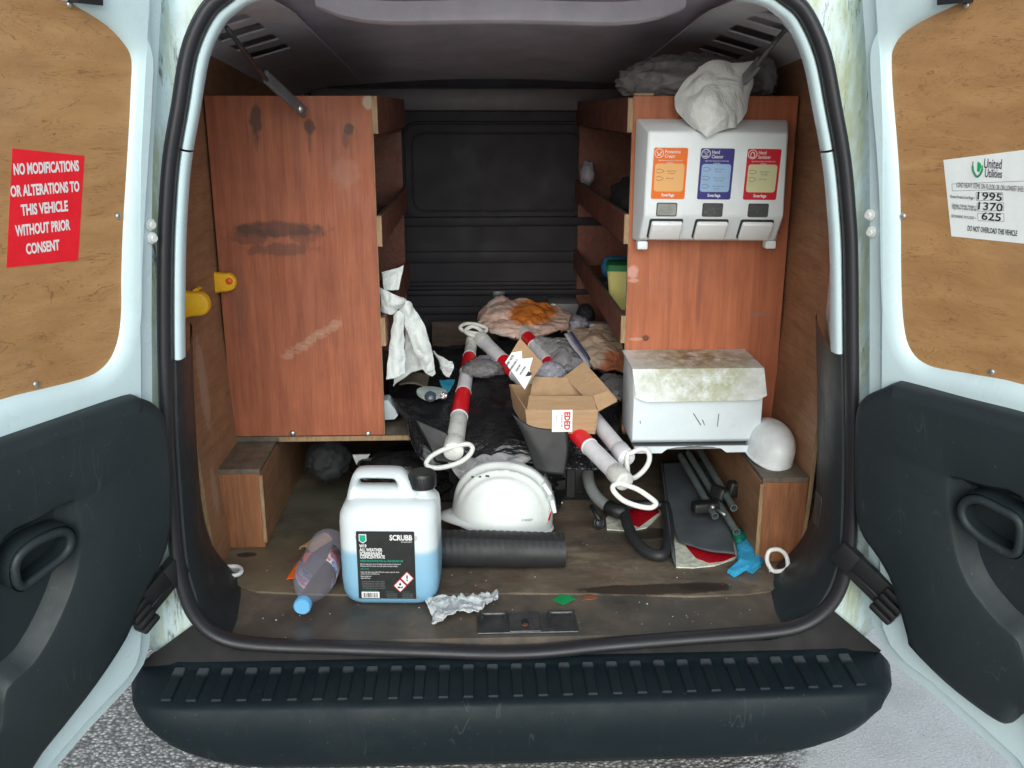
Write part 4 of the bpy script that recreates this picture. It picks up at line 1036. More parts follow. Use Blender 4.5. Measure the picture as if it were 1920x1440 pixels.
# ================================================================== soap dispenser
def dispenser():
    T = thing('soap_dispenser', (.47, .598, 1.24), 'white triple soap dispenser with orange, blue and red cards fixed to plywood', 'dispenser')
    yb = .5975
    # side profile from the top of the face downwards: (height, front depth)
    xl, xr = .313, .620
    prof = [(1.486, .492), (1.305, .508), (1.247, .552)]
    bm = B()
    def ring(ins, y_off, dz):
        pass
    # shell: back outline, shoulder, face
    def rect(xa, xb, za, zb, y):
        return [V((xa, y, za)), V((xb, y, za)), V((xb, y, zb)), V((xa, y, zb))]
    back = [V((.306, yb, 1.240)), V((.646, yb, 1.236)), V((.650, yb, 1.508)), V((.306, yb, 1.511))]
    lip = [p + V((0, -.012, 0)) for p in back]
    f_bl, f_br = V((.316, .550, 1.2465)), V((.628, .550, 1.2425))
    f_ml, f_mr = V((.316, .508, 1.305)), V((.632, .508, 1.301))
    f_tl, f_tr = V((.3165, .492, 1.486)), V((.6215, .492, 1.481))
    vs = {}
    def nv(p):
        k = tuple(round(c, 5) for c in p)
        if k not in vs: vs[k] = bm.verts.new(p)
        return vs[k]
    def q(*ps): bm.faces.new([nv(p) for p in ps])
    q(back[0], back[1], lip[1], lip[0]); q(back[1], back[2], lip[2], lip[1]); q(back[2], back[3], lip[3], lip[2]); q(back[3], back[0], lip[0], lip[3]); q(*back)
    q(lip[0], lip[1], f_br, f_bl); q(lip[2], lip[3], f_tl, f_tr)
    bm.faces.new([nv(p) for p in (lip[1], lip[2], f_tr, f_mr, f_br)]); bm.faces.new([nv(p) for p in (lip[3], lip[0], f_bl, f_ml, f_tl)])
    q(f_bl, f_br, f_mr, f_ml); q(f_ml, f_mr, f_tr, f_tl)
    bmesh.ops.bevel(bm, geom=bm.edges[:], offset=.007, segments=3, affect='EDGES', profile=.5, clamp_overlap=True)
    obj('casing', bm, 'disp', T, True, angle=40)
    up = frame((f_ml + f_mr) / 2, f_mr - f_ml, f_tl - f_ml)         # upper face, origin at the middle of the crease
    lo = frame((f_bl + f_br) / 2, f_br - f_bl, f_ml - f_bl)         # lower face
    ca, cl = (-.108, -.004, .100), .070
    for k, (cx, base, pale, ink, head, win) in enumerate([(-.1075, 'orange_c', 'orange_l', 'ink_brown', 'Protective\nCream', 'disp_win_c'), (-.0050, 'blue_c', 'blue_l', 'ink_grey', 'Hand\nCleaner', 'disp_win'), (.0975, 'red_c', 'cream_l', 'ink_brown', 'Hand\nSanitiser', 'disp_win')]):
        sk = Matrix.Translation((cx, .092, .0003))
        m = up @ sk
        bm = B(); card(bm, m, .0785, .1145, .005, .0005); c0 = obj('card', bm, 'label_white', T)
        m = m @ Matrix.Translation((0, 0, .0005)); bm = B(); card(bm, m, .0745, .1105, .004, .0003); obj('card_print', bm, base, c0)
        m2 = m @ Matrix.Translation((0, 0, .0003)); bm = B(); card(bm, m2, .0645, .0605, .006, .0003, cx=.0, cy=-.0085); obj('card_panel', bm, pale, c0)
        text('card_heading', head.split('\n')[0], .0105, 'ink_white', c0, m2 @ Matrix.Translation((-.013, .047, 0)), 'LEFT', .78, .012)
        text('card_heading', head.split('\n')[1], .0105, 'ink_white', c0, m2 @ Matrix.Translation((-.013, .0375, 0)), 'LEFT', .78, .012)
        for r, w in ((.0285, .94), (.0235, .62)):
            text('card_small_print', 'Apply before starting work and after breaks' if r > .025 else 'to clean dry hands', .0042, 'ink_white', c0, m2 @ Matrix.Translation((0, r, 0)), 'CENTER', .70 * w / .94)
        bm = B(); tube(bm, [m2 @ V((-.0255 + .0095 * math.cos(a), .0435 + .0095 * math.sin(a), .0003)) for a in [2 * math.pi * i / 20 for i in range(20)]], .0009, 6, True); obj('card_emblem', bm, 'ink_white', c0)
        bm = B()
        if k == 0:
            tube(bm, [m2 @ V(p) for p in ((-.031, .047, .0005), (-.0255, .040, .0005), (-.020, .047, .0005))], .0013, 6); tube(bm, [m2 @ V(p) for p in ((-.030, .0395, .0005), (-.0215, .0395, .0005))], .001, 6)
        elif k == 1:
            for px, py in ((-.029, .047), (-.0245, .0425), (-.022, .048)): tube(bm, [m2 @ V((px + .002 * math.cos(a), py + .002 * math.sin(a), .0005)) for a in [2 * math.pi * i / 10 for i in range(10)]], .0005, 5, True)
            tube(bm, [m2 @ V(p) for p in ((-.031, .0388, .0005), (-.0255, .0378, .0005), (-.020, .0388, .0005))], .0011, 6)
        else:
            tube(bm, [m2 @ V((-.0255 + .0045 * math.sin(a) * (1 + .3 * math.cos(a)), .0425 - .006 * math.cos(a), .0005)) for a in [2 * math.pi * i / 14 for i in range(14)]], .0011, 6, True)
        obj('card_emblem', bm, 'ink_white', c0)
        rows = [(.006, 'Apply 2-3ml to', 'dry hands'), (-.010, 'Rub in well', ''), ] if k != 1 else [(.011, '1 Apply 2-3ml to', 'dry hands'), (-.008, '2 Rub in until loose', 'all dirt is gone'), (-.026, '3 Rinse with water', 'then dry')]
        for ry, a, b_ in rows:
            text('card_small_print', a, .0044, ink, c0, m2 @ Matrix.Translation((-.006, ry, .0003)), 'LEFT', .8)
            if b_: text('card_small_print', b_, .0044, ink, c0, m2 @ Matrix.Translation((-.002, ry - .0055, .0003)), 'LEFT', .8)
            bm = B(); tube(bm, [m2 @ V((-.020 + dx, ry + dy, .0004)) for dx, dy in ((-.009, .002), (-.003, .004), (.004, .002), (.008, 0), (.003, -.004), (-.004, -.005), (-.009, -.002))], .0005, 5); obj('card_sketch', bm, ink, c0)
        text('card_brand', 'Swarfega', .0095, 'ink_white', c0, m2 @ Matrix.Translation((0, -.0465, 0)), 'CENTER', .85, .03)
        # level window straddling the crease, and the push pad
        wm = up @ Matrix.Translation((cx, .0135, .0))
        bm = B(); card(bm, wm, .046, .030, .0035, .0012); wn_ = obj('level_window', bm, 'disp_gap', T)
        bm = B(); card(bm, wm @ Matrix.Translation((0, 0, .0013)), .0415, .0255, .003, .0006); obj('window_pane', bm, win, wn_)
        bw = lo @ Matrix.Translation((cx + .004, .0345, 0))
        bm = B(); card(bm, bw, .0755, .0565, .005, .0016); pd = obj('push_pad', bm, 'disp_gap', T)
        bm = B(); box(bm, -.0345, .0355, -.0245, .0265, .0018, .014, .0045, 3, bw @ Matrix.Rotation(math.radians(3), 4, 'X')); obj('push_face', bm, 'disp_btn', pd, True, angle=50)
    for x in (.325, .622):
        bm = B(); box(bm, x - .012, x + .012, .556, .585, 1.222, 1.2405, .003, 2); obj('nozzle', bm, 'disp', T, True, angle=40)
    return T
dispenser()

# ================================================================== stained steel box
def steel_box():
    T = thing('steel_box', (.445, .52, .765), 'white steel box with mossy stained hinged lid in front of plywood panel', 'box')
    x0, x1 = .297, .594
    yb = .5985
    # body: back, floor and sides, front face upright
    bm = B()
    side = [(yb, .790), (.452, .790), (.440, .800), (.440, .905), (.470, .955), (yb, .966)]
    rings_to_mesh(bm, [[V((x, y, z)) for y, z in side] for x in (x0, x1)], False, True, True)
    bmesh.ops.bevel(bm, geom=bm.edges[:], offset=.003, segments=2, affect='EDGES', profile=.5)
    obj('casing', bm, 'box_steel', T, True, angle=40)
    # lid: flat top, sloping front, turned-down lip, clipped corners
    bm = B()
    top_b = [V((x0 - .004, yb, .9745)), V((x1 - .004, yb, .9745))]
    cre = [V((x0 - .003, .452, .9665)), V((x1 + .001, .452, .9665))]
    low = [V((x0 + .004, .426, .896)), V((x1 + .006, .426, .898))]
    n = 14; rings = []
    for k in range(n + 1):
        f = k / n; dent = .0015 * mnoise.noise(V((f * 9, 2, 1)))
        a, b_, c = (top_b[0].lerp(top_b[1], f), cre[0].lerp(cre[1], f), low[0].lerp(low[1], f))
        cc = c.copy()
        if k in (0, n): cc = b_.lerp(c, .86)
        m1 = a.lerp(b_, .5); m2 = b_.lerp(cc, .5)
        rings.append([a, m1, b_, m2, cc + V((0, 0, mnoise.noise(V((f * 14, 0, 5))) * .0012))])
    R = rings_to_mesh(bm, rings, False, False, False)
    solid(bm, bm.faces[:], .0035)
    obj('lid', bm, 'lid', T)
    # bottom tray lip with its finger cut-out
    bm = B(); L = []
    zt = .787
    cut = [(x0 + .005, 0), (.365, 0), (.378, .010), (.40, .014), (.44, .0165), (.48, .014), (.502, .010), (.515, 0), (x1 - .002, 0)]
    loop = [V((x0 + .005, .432, zt)), V((x1 - .002, .432, zt))] + [V((x, .432, .771 + d)) for x, d in reversed(cut)]
    prism(bm, loop, (0, .004, 0)); obj('tray_lip', bm, 'box_steel', T)
    bm = B(); box(bm, x0 + .005, x1 - .002, .4365, .590, .778, .782, .001, 1); obj('tray', bm, 'soft_grey', T)
    for a, b_ in (((0.4354, 0.4390, 0.8641), (0.4541, 0.4390, 0.8357)), ((0.4571, 0.4390, 0.8485), (0.4628, 0.4390, 0.8356)), ((0.4945, 0.4390, 0.8621), (0.4926, 0.4390, 0.8313)), ((0.3136, 0.4390, 0.8477), (0.3150, 0.4390, 0.8413))):
        bm = B(); tube(bm, [a, b_], .0009, 5); obj('scratch', bm, 'dark_steel', T)
    return T
steel_box()

# ================================================================== jerrycan
def jerrycan():
    T = thing('jerrycan', (0, 0, 0), 'milky plastic screenwash jerrycan half full of blue fluid with black label', 'jerrycan')
    W, Dp, Hh = .197, .135, .292
    # outline of the front (x, z) and rounded depth; built as stacked rounded rectangles, with a handle bridge
    bm = B(); n = 8
    def rr(w, d, r, z, cx=0., cy=0.):
        L = []
        for sx, sy, a0 in ((1, 1, 0), (-1, 1, 90), (-1, -1, 180), (1, -1, 270)):
            for k in range(n + 1):
                a = math.radians(a0 + 90 * k / n)
                L.append(V((cx + sx * (w / 2 - r) + r * math.cos(a), cy + sy * (d / 2 - r) + r * math.sin(a), z)))
        return L
    secs = [(.150, .085, .03, 0.), (.172, .108, .034, .004), (.186, .122, .036, .012), (.195, .132, .036, .028), (.198, .135, .034, .055), (.198, .135, .034, .12), (.198, .135, .034, .178)]
    rings = [rr(w, d, r, z) for w, d, r, z in secs]
    # shoulders: the left side leans in, the right side carries the neck
    for w, d, r, z, cx in [(.196, .133, .036, .196, .0005), (.188, .124, .038, .210, .003), (.172, .105, .036, .219, .006), (.150, .080, .030, .224, .008)]:
        rings.append(rr(w, d, r, z, cx))
    rings_to_mesh(bm, rings, False, True, True)
    body = obj('body', bm, 'hdpe', T, True, loc=None, angle=60)
    bm2 = B()
    # handle: a thick slab on the shoulder with a long slot through it
    out_ = smooth2([(-.086, .165), (-.089, .195), (-.086, .222), (-.077, .256), (-.069, .270), (-.055, .276), (-.02, .277), (.016, .276), (.030, .270), (.042, .256), (.050, .240), (.060, .225), (.070, .205), (.072, .165)], 4)
    slot = smooth2([(-.060, .2405), (-.063, .249), (-.058, .2585), (-.045, .261), (0., .2605), (.012, .2585), (.0165, .249), (.012, .2405), (-.02, .2395), (-.045, .2395)], 4)
    for s_ in (-1, 1):
        o0 = [bm2.verts.new((x, .0, z)) for x, z in out_]; o1 = [bm2.verts.new((x, s_ * .018, z)) for x, z in inset2(out_, .001)]; o2 = [bm2.verts.new((x, s_ * .027, z)) for x, z in inset2(out_, .009)]
        i0 = [bm2.verts.new((x, .0, z)) for x, z in slot]; i1 = [bm2.verts.new((x, s_ * .018, z)) for x, z in inset2(slot, -.001)]; i2 = [bm2.verts.new((x, s_ * .026, z)) for x, z in inset2(slot, -.006)]
        loop_strip(bm2, o0, o1); loop_strip(bm2, o1, o2); loop_strip(bm2, i0, i1); loop_strip(bm2, i1, i2); fill_between(bm2, o2, [i2])
    bmesh.ops.remove_doubles(bm2, verts=bm2.verts[:], dist=.00001)
    lathe(bm2, [(.046, .196), (.042, .214), (.034, .224), (.024, .229), (.022, .234), (.022, .250)], 24, Matrix.Translation((.068, 0, 0)) @ Matrix.Diagonal((.72, 1, 1, 1)))
    o = obj('handle', bm2, 'hdpe', T, True, angle=60)
    bm = B(); lathe(bm, [(.0265, .238), (.0275, .241), (.0275, .266), (.0255, .2695), (.0001, .270)], 28, Matrix.Translation((.066, 0, 0)))
    cap = obj('cap', bm, 'black', T, True, angle=40)
    for k in range(28):
        a = 2 * math.pi * k / 28; bm = B()
        m = Matrix.Translation((.066 + .0277 * math.cos(a), .0277 * math.sin(a), .2535)) @ Matrix.Rotation(a, 4, 'Z')
        box(bm, -.0008, .0008, -.0013, .0013, -.0105, .0105, 0, 1, m); obj('grip_rib', bm, 'black', cap)
    # printed label on the flat front
    m = frame((-.003, -.0679, .0955), (1, 0, 0), (0, 0, 1))
    bm = B(); card(bm, m, .116, .148, .002, .0004); lab = obj('label', bm, 'label_black', T)
    m = m @ Matrix.Translation((0, 0, .0003)) @ Matrix.Diagonal((1, 1.10, 1, 1))
    def t(s, x, y, size, mat='ink_white', al='LEFT', xs=.9, bold=0.): return text('label_print', s, size, mat, lab, m @ Matrix.Translation((x, y, 0)), al, xs, bold)
    t('SCRUBB', .0535, .0545, .0145, al='RIGHT', xs=.86, bold=.035)
    t('ENVIRONMENT', .0535, .0465, .0035, al='RIGHT')
    bm = B(); sh = [(-.0065, .0075), (.0065, .0075), (.0065, -.004), (0, -.0085), (-.0065, -.004)]
    prism(bm, [m @ V((x * 1.15 - .045, y * 1.15 + .053, .0003)) for x, y in sh], (0, -.0002, 0)); obj('label_shield', bm, 'ink_white', lab)
    bm = B(); prism(bm, [m @ V((x * .92 - .045, y * .92 + .053, .0007)) for x, y in sh], (0, -.0002, 0)); obj('label_shield', bm, 'teal_ink', lab)
    for s, y in (('W19', .038), ('ALL WEATHER', .0305), ('SCREENWASH', .023), ('CONCENTRATE', .0165)):
        t(s, -.052, y, .0088, xs=.78, bold=.03)
    t('FREEZE PROTECTION FOR ALL YEAR ROUND USE', -.052, .0085, .0052, 'teal_ink', xs=.74, bold=.02)
    for y, w, mt in ((.0025, 'Effective cleaner for use in all vehicle screen washers all year round', 'ink_white'), (-.0015, 'Removes road film, insects and traffic grime from glass quickly', 'ink_white'), (-.0075, 'DIRECTIONS', 'teal_ink'), (-.0135, 'Dilute with clean water before filling the washer reservoir of the', 'ink_white'), (-.0172, 'vehicle and mix well before use', 'ink_white'), (-.022, 'Store upright and', 'ink_white'), (-.0258, 'keep from frost', 'ink_white')):
        t(w, -.052, y, .0037, mt, xs=.80)
    for k in range(5): t('Warning causes skin and eye irritation', -.050, -.0325 - .0034 * k, .0033, 'soft_grey', xs=.9)
    t('HEALTH AND SAFETY', -.050, -.0505, .0036, 'teal_dk')
    bm = B(); card(bm, m @ Matrix.Translation((-.034, -.0595, .0004)), .036, .0125, .001, .0002); obj('label_barcode', bm, 'ink_white', lab)
    random.seed(3); x = -.0495
    bm = B()
    while x < -.0195:
        w = random.choice((.0005, .0009, .0015)); prism(bm, [m @ V(p) for p in ((x, -.0645, .0009), (x + w, -.0645, .0009), (x + w, -.0555, .0009), (x, -.0555, .0009))], (0, -.0001, 0)); x += w + random.choice((.0006, .001, .0016))
    obj('label_bars', bm, 'ink', lab)
    for cx in (-.002, .030):
        t('SCRUBB UK', cx, -.0535, .0032, 'teal_dk')
        for k in range(3): t('Trade House Road', cx, -.0572 - .0034 * k, .0031, 'soft_grey')
    for (cx, cy) in ((.041, -.0255), (.0265, -.0405)):
        q = m @ Matrix.Translation((cx, cy, .0005)) @ Matrix.Rotation(math.pi / 4, 4, 'Z')
        bm = B(); card(bm, q, .0195, .0195, .0008, .0002); obj('hazard_diamond', bm, 'red_c', lab)
        bm = B(); card(bm, q @ Matrix.Translation((0, 0, .0003)), .0165, .0165, .0008, .0002); obj('hazard_diamond', bm, 'ink_white', lab)
        if cx > .03: text('hazard_mark', '!', .016, 'ink', lab, m @ Matrix.Translation((cx, cy, .0012)), 'CENTER', 1.1, .03)
        else:
            bm = B(); prism(bm, [m @ V((cx + x, cy + y, .0012)) for x, y in ((-.005, -.005), (.005, -.005), (.0055, -.0005), (.003, -.002), (.001, -.0035), (-.001, -.001), (-.003, -.002), (-.0055, -.0005))], (0, -.0001, 0))
            prism(bm, [m @ V((cx + x, cy + y, .0012)) for x, y in ((-.0012, .0005), (.0012, .0005), (.0028, .003), (.001, .0062), (-.001, .0055), (-.0026, .003))], (0, -.0001, 0)); obj('hazard_mark', bm, 'ink', lab)
    # every part above was laid out round the can's own base: carry it there and turn it a little
    T.rotation_euler = (0, 0, math.radians(-3))
    T.location = (-.236, .192, .5585)
    return T
jerrycan()
# ================================================================== drinks bottle
def bottle():
    a = V((-0.4078, 0.0918, 0.5850)); bq = V((-0.3886, 0.3678, 0.6000))
    ax = (bq - a).normalized()
    T = thing('drinks_bottle', (a.x, a.y, .5585), 'clear plastic drinks bottle with blue cap lying beside the jerrycan', 'bottle')
    m = frame(a, ax.cross(V((0, 0, 1))), V((0, 0, 1)).cross(ax)); m = Matrix.Translation(a) @ V((0, 0, 1)).rotation_difference(ax).to_matrix().to_4x4()
    bm = B(); pr_ = [(.0115, .0), (.0115, .022), (.0125, .024), (.020, .040), (.031, .062), (.0395, .085), (.0425, .105), (.0430, .125), (.0415, .150), (.0420, .185), (.0425, .215), (.041, .245), (.036, .258), (.020, .262), (.0001, .256)]
    lathe(bm, pr_, 28, m, True); obj('body', bm, 'pet', T, True)
    bm = B(); lathe(bm, [(.0001, -.006), (.0150, -.006), (.0165, -.004), (.0165, .012), (.0150, .013), (.0145, .012)], 24, m); cap = obj('cap', bm, plain('bottle_cap_blue', (.16, .47, .78), .4, .05), T, True, angle=40)
    for k in range(24):
        an = 2 * math.pi * k / 24; bm = B(); box(bm, .0162, .0172, -.0009, .0009, -.004, .0105, 0, 1, m @ Matrix.Rotation(an, 4, 'Z')); obj('grip_rib', bm, cap.data.materials[0], cap)
    # wrapper print: part of the way round, in patches
    lm = NB('bottle_wrapper'); c = lm.ramp(lm.noise(26, 3, .6), [(.36, (.42, .40, .48)), (.44, (.62, .10, .16)), (.50, (.72, .72, .75)), (.58, (.10, .16, .42)), (.66, (.70, .70, .72))]); lm.out(c, .3, 0., Alpha=.96)
    bm = B(); rings = []
    for h in (.118, .150, .185):
        rings.append([m @ V((.0437 * math.cos(t), .0437 * math.sin(t), h)) for t in [math.radians(-60 + 255 * k / 24) for k in range(25)]])
    rings_to_mesh(bm, rings, False, False, False); solid(bm, bm.faces[:], .0003); obj('wrapper', bm, lm.m, T, True)
bottle()
# ================================================================== scraps by the bottle
def flat_scrap(name, pts, z, thick, mat, label, cat, amp=.0, fr=30., lift=.0):
    bm = B(); vs = [bm.verts.new(V((p[0], p[1], z))) for p in pts]; f = bm.faces.new(vs)
    bmesh.ops.triangulate(bm, faces=[f]); bmesh.ops.subdivide_edges(bm, edges=bm.edges[:], cuts=3, use_grid_fill=True)
    for v in bm.verts: v.co.z += abs(mnoise.noise(v.co * fr)) * amp + lift * abs(mnoise.noise(v.co * 9 + V((5, 1, 0))))
    solid(bm, bm.faces[:], -thick)
    return tag(obj(name, bm, mat, None, False), label, cat)
def card_curl():
    bm = B(); a = V((-0.4498, 0.3673, 0.5750)); b_ = V((-0.4083, 0.4146, 0.5850)); rings = []
    ax = (b_ - a).normalized(); sd = ax.cross(V((0, 0, 1)))
    for k in range(7):
        p = a.lerp(b_, k / 6); rings.append([p + sd * (.020 * math.cos(t)) + V((0, 0, 1)) * (.016 * math.sin(t) - .010 + .002 * mnoise.noise(p * 60)) for t in [math.radians(20 + 150 * j / 9) for j in range(10)]])
    rings_to_mesh(bm, rings, False, False, False); solid(bm, bm.faces[:], .0025)
    tag(obj('cardboard_curl', bm, 'brown_scrap', None, True, angle=40), 'curled piece of brown cardboard tube behind the drinks bottle', 'cardboard')
card_curl()
flat_scrap('dark_flake', [(-0.4910, 0.3457, 0.5600), (-0.4697, 0.3662, 0.5600), (-0.4401, 0.3979, 0.5600), (-0.4320, 0.3702, 0.5600), (-0.4542, 0.3391, 0.5600), (-0.4761, 0.3295, 0.5600)], .5590, .0015, 'wood_old', 'dark splinter lying by the curled brown cardboard', 'splinter', .004)
def strip():
    pts = [V(p) for p in [(-0.4618, 0.2516, 0.5610), (-0.4559, 0.2901, 0.5640), (-0.4474, 0.3228, 0.5680), (-0.4390, 0.3453, 0.5750)]]; pts = catmull(pts, 4)
    bm = B(); rings = []
    for i, p in enumerate(pts):
        d = (pts[min(i + 1, len(pts) - 1)] - pts[max(i - 1, 0)]).normalized(); s = d.cross(V((0, 0, 1))).normalized()
        rings.append([p - s * .009, p + s * .009 + V((0, 0, .004)), p + s * .009 + V((0, 0, .0025)), p - s * .009 - V((0, 0, .0015))])
    rings_to_mesh(bm, rings); tag(obj('orange_strip', bm, 'orange_s', None), 'bright orange plastic strip lying beside the drinks bottle', 'strip')
strip()
def rag():
    P_ = [[(-0.1681, 0.1410, 0.5660), (-0.1538, 0.0866, 0.5660), (-0.1476, 0.0413, 0.5660)], [(-0.1406, 0.1356, 0.5720), (-0.1328, 0.0963, 0.5720), (-0.1229, 0.0502, 0.5720)], [(-0.1079, 0.1344, 0.5720), (-0.1009, 0.1015, 0.5720), (-0.0940, 0.0696, 0.5720)], [(-0.0829, 0.1368, 0.5750), (-0.0719, 0.1058, 0.5750), (-0.0645, 0.0674, 0.5750)], [(-0.0502, 0.1411, 0.5720), (-0.0450, 0.1167, 0.5720), (-0.0431, 0.0972, 0.5720)], [(-0.0225, 0.1610, 0.5680), (-0.0185, 0.1428, 0.5680), (-0.0233, 0.1253, 0.5680)]]
    bm = B(); patch(bm, P_, 9, 10, .010, 42., 3., .0022, True)
    for v in bm.verts: v.co += V((mnoise.noise(v.co * 120), mnoise.noise(v.co * 120 + V((9, 0, 0))), .6 * mnoise.noise(v.co * 150))) * .004
    for v in bm.verts: v.co.z = max(v.co.z, .5565)
    o = tag(obj('torn_rag', bm, 'rag', None, True), 'torn crumpled white rag on the sill below the jerrycan', 'rag')
rag()
flat_scrap('green_scrap', [(0.0942, 0.1499, 0.5520), (0.1162, 0.1739, 0.5520), (0.1230, 0.1623, 0.5520), (0.1292, 0.1688, 0.5520), (0.1408, 0.1504, 0.5520), (0.1143, 0.1271, 0.5520)], .5560, .0012, 'green_pl', 'small green plastic scrap on the sill', 'scrap', .0, 30., .004)
def crumbs():
    random.seed(11)
    bm = B()
    for k in range(90):
        x = random.uniform(-.55, .60); yy = random.choice((random.uniform(.02, .16), random.uniform(.18, .45)))
        zz = .5540 if yy < .17 else .5582; r = random.uniform(.0005, .0014) * (2. if k % 15 == 0 else 1.)
        q = bmesh.ops.create_icosphere(bm, subdivisions=1, radius=r)
        for v in q['verts']: v.co = V((v.co.x * random.uniform(.6, 1.4) + x, v.co.y + yy, v.co.z * .6 + zz + r * .4))
    o = obj('grit', bm, 'pole_dirty', None, loc=(0, .2, .546)); tag(o, 'pale grit and crumbs scattered over the load floor', 'grit', kind='stuff')
crumbs()
# ================================================================== rolled mat
def mat_roll():
    T_ = B(); x0, x1 = -.150, .131; rings = []
    cy, cz = .304, .5585
    prof = []
    for k in range(64):
        t = k / 63 * 2 * math.pi * 1.75; r = .0445 - .010 * k / 63 * 1.3
        prof.append((r * math.cos(t + 2.2) * 1.12, r * math.sin(t + 2.2) * .98))
    lowest = min(p[1] for p in prof)
    nx = 56
    for i in range(nx + 1):
        x = x0 + (x1 - x0) * i / nx
        gro = -.0007 if (i % 3 == 0) else 0.
        rings.append([V((x, cy + py * (1 + gro / .04) + .012 * (i / nx - .5) * -1 + .003 * mnoise.noise(V((x * 6, py * 20, 1))), cz + .0035 + (pz - lowest) * (1 + gro / .04) * (1 - .06 * i / nx) + .002 * mnoise.noise(V((x * 5, pz * 20, 7))))) for py, pz in prof])
    rings_to_mesh(T_, rings, False, False, False); solid(T_, T_.faces[:], .003)
    tag(obj('rubber_mat', T_, 'rubber', None, True, angle=25), 'rolled black ribbed rubber mat lying in front of the hard hat', 'mat')
mat_roll()
# ================================================================== hard hats
def hat(name, c, r, rot, label, mat, detail=True):
    T = thing(name, c, label, 'hard hat'); cV = V(c)
    m = Matrix.Translation(cV) @ Matrix.Rotation(rot[2], 4, 'Z') @ Matrix.Rotation(rot[1], 4, 'Y') @ Matrix.Rotation(rot[0], 4, 'X')
    # shell: front is local -x, back +x, up +z
    bm = B(); rings = []; N = 96
    for j in range(27):
        e = j / 26 * math.pi / 2; ring = []
        for k in range(N):
            a = 2 * math.pi * k / N; x = math.cos(a); y = math.sin(a)
            rad = math.cos(e) ** .82
            w_ = abs(y * rad); up_ = min(1, max(0, (e - .12) / .35)); crest = 1 + up_ * (.055 / (1 + math.exp((w_ - .17) * 60)) - .030 * math.exp(-((w_ - .30) / .07) ** 2) + .035 * math.exp(-((w_ - .44) / .045) ** 2) - .02 * math.exp(-((w_ - .55) / .05) ** 2) + (.025 * math.exp(-((w_ - .66) / .04) ** 2) if x < .2 else 0.))
            k_ = 1 + (crest - 1) * .6 if detail else 1.; ring.append(V((x * rad * r[0] * k_, y * rad * r[1] * k_, math.sin(e) * r[2] * (crest if detail else 1.))))
        rings.append(ring)
    # skirt below the dome
    rings.insert(0, [V((p.x * 1.015, p.y * 1.015, -.028)) for p in rings[0]])
    rings = [[m @ p for p in q] for q in rings]
    R = rings_to_mesh(bm, rings, False, True, False)
    bm.faces.new(R[-1]); solid(bm, bm.faces[:], .003)
    sh = obj('shell', bm, mat, T, True, angle=50)
    bm = B(); tube(bm, [m @ V((math.cos(t) * r[0] * 1.02, math.sin(t) * r[1] * 1.02, -.028)) for t in [2 * math.pi * k / 48 for k in range(48)]], .0032, 8, True); obj('rim_bead', bm, mat, T, True)
    if detail:
        # peak
        bm = B(); top = []; bot = []
        out = [(-math.cos(t) * (r[0] + .035 * math.cos(t) ** 2 * (1 if math.cos(t) > 0 else 0)), math.sin(t) * r[1] * 1.03) for t in [math.radians(-95 + 190 * k / 24) for k in range(25)]]
        inn = [(-math.cos(t) * r[0] * .98, math.sin(t) * r[1] * .98) for t in [math.radians(-95 + 190 * k / 24) for k in range(25)]]
        rings_to_mesh(bm, [[m @ V((x, y, -.012)) for x, y in inn], [m @ V((x, y, -.026)) for x, y in out]], False, False, False); solid(bm, bm.faces[:], .0035)
        obj('peak', bm, mat, T, True)
        for q in range(3):                                          # vent slots in a row
            aa = math.radians(-150 + 13 * q); e = math.radians(46 + 4 * q); rad = math.cos(e) ** .82
            p = V((math.cos(aa) * rad * r[0], math.sin(aa) * rad * r[1], math.sin(e) * r[2] * 1.0)); nrm = V((p.x / r[0] ** 2, p.y / r[1] ** 2, p.z / r[2] ** 2)).normalized()
            f = frame(p + nrm * .0016, V((-math.sin(aa), math.cos(aa), .1)), nrm.cross(V((-math.sin(aa), math.cos(aa), .1))))
            bm = B(); card(bm, m @ f, .011, .0042, .0018, .0006); obj('vent', bm, 'under', T)
        # rear clip ridges and reflector
        for e0, a0, w in ((18, -8, .05), (40, -6, .045)):
            e = math.radians(e0); rad = math.cos(e) ** .82; p = V((rad * r[0] * 1.0, 0, math.sin(e) * r[2])); nrm = V((p.x / r[0] ** 2, 0, p.z / r[2] ** 2)).normalized()
            f = frame(p, (0, 1, 0), (nrm.cross(V((0, 1, 0))))); bm = B(); box(bm, -w, w * .9, -.016, .016, -.004, .006, .003, 2, m @ f); obj('rear_clip', bm, mat, T, True, angle=40)
        aa = math.radians(-27); p = V((math.cos(aa) * r[0] * 1.012, math.sin(aa) * r[1] * 1.012, .012)); nrm = V((math.cos(aa), math.sin(aa), .15)).normalized()
        f = frame(p + nrm * .001, V((-math.sin(aa), math.cos(aa), 0)), (0, 0, 1))
        drop = [(.0045 * math.sin(t) * (1 - .55 * math.cos(t) * -1 * -1), .011 * math.cos(t)) for t in [2 * math.pi * k / 16 for k in range(16)]]
        for sc, mt, dz in ((1.55, 'ring', 0.), (1.0, 'red_c', .0009)):
            bm = B(); prism(bm, [m @ f @ V((x * sc + y * .25 * sc, y * sc, dz)) for x, y in drop], (m @ f).to_3x3() @ V((0, 0, .0008))); obj('reflector', bm, mt, T)
        aa = math.radians(-62); p = V((math.cos(aa) * r[0] * 1.004, math.sin(aa) * r[1] * 1.004, .010)); nrm = V((math.cos(aa) / r[0], math.sin(aa) / r[1], .6)).normalized()
        f = frame(p + nrm * .0012, V((-math.sin(aa) * r[0], math.cos(aa) * r[1], 0)), (0, 0, 1))
        text('inked_name', 'E. NUSLEY', .0075, 'ink_grey', T, m @ f, 'CENTER', .8, lift=.0014)
    return T
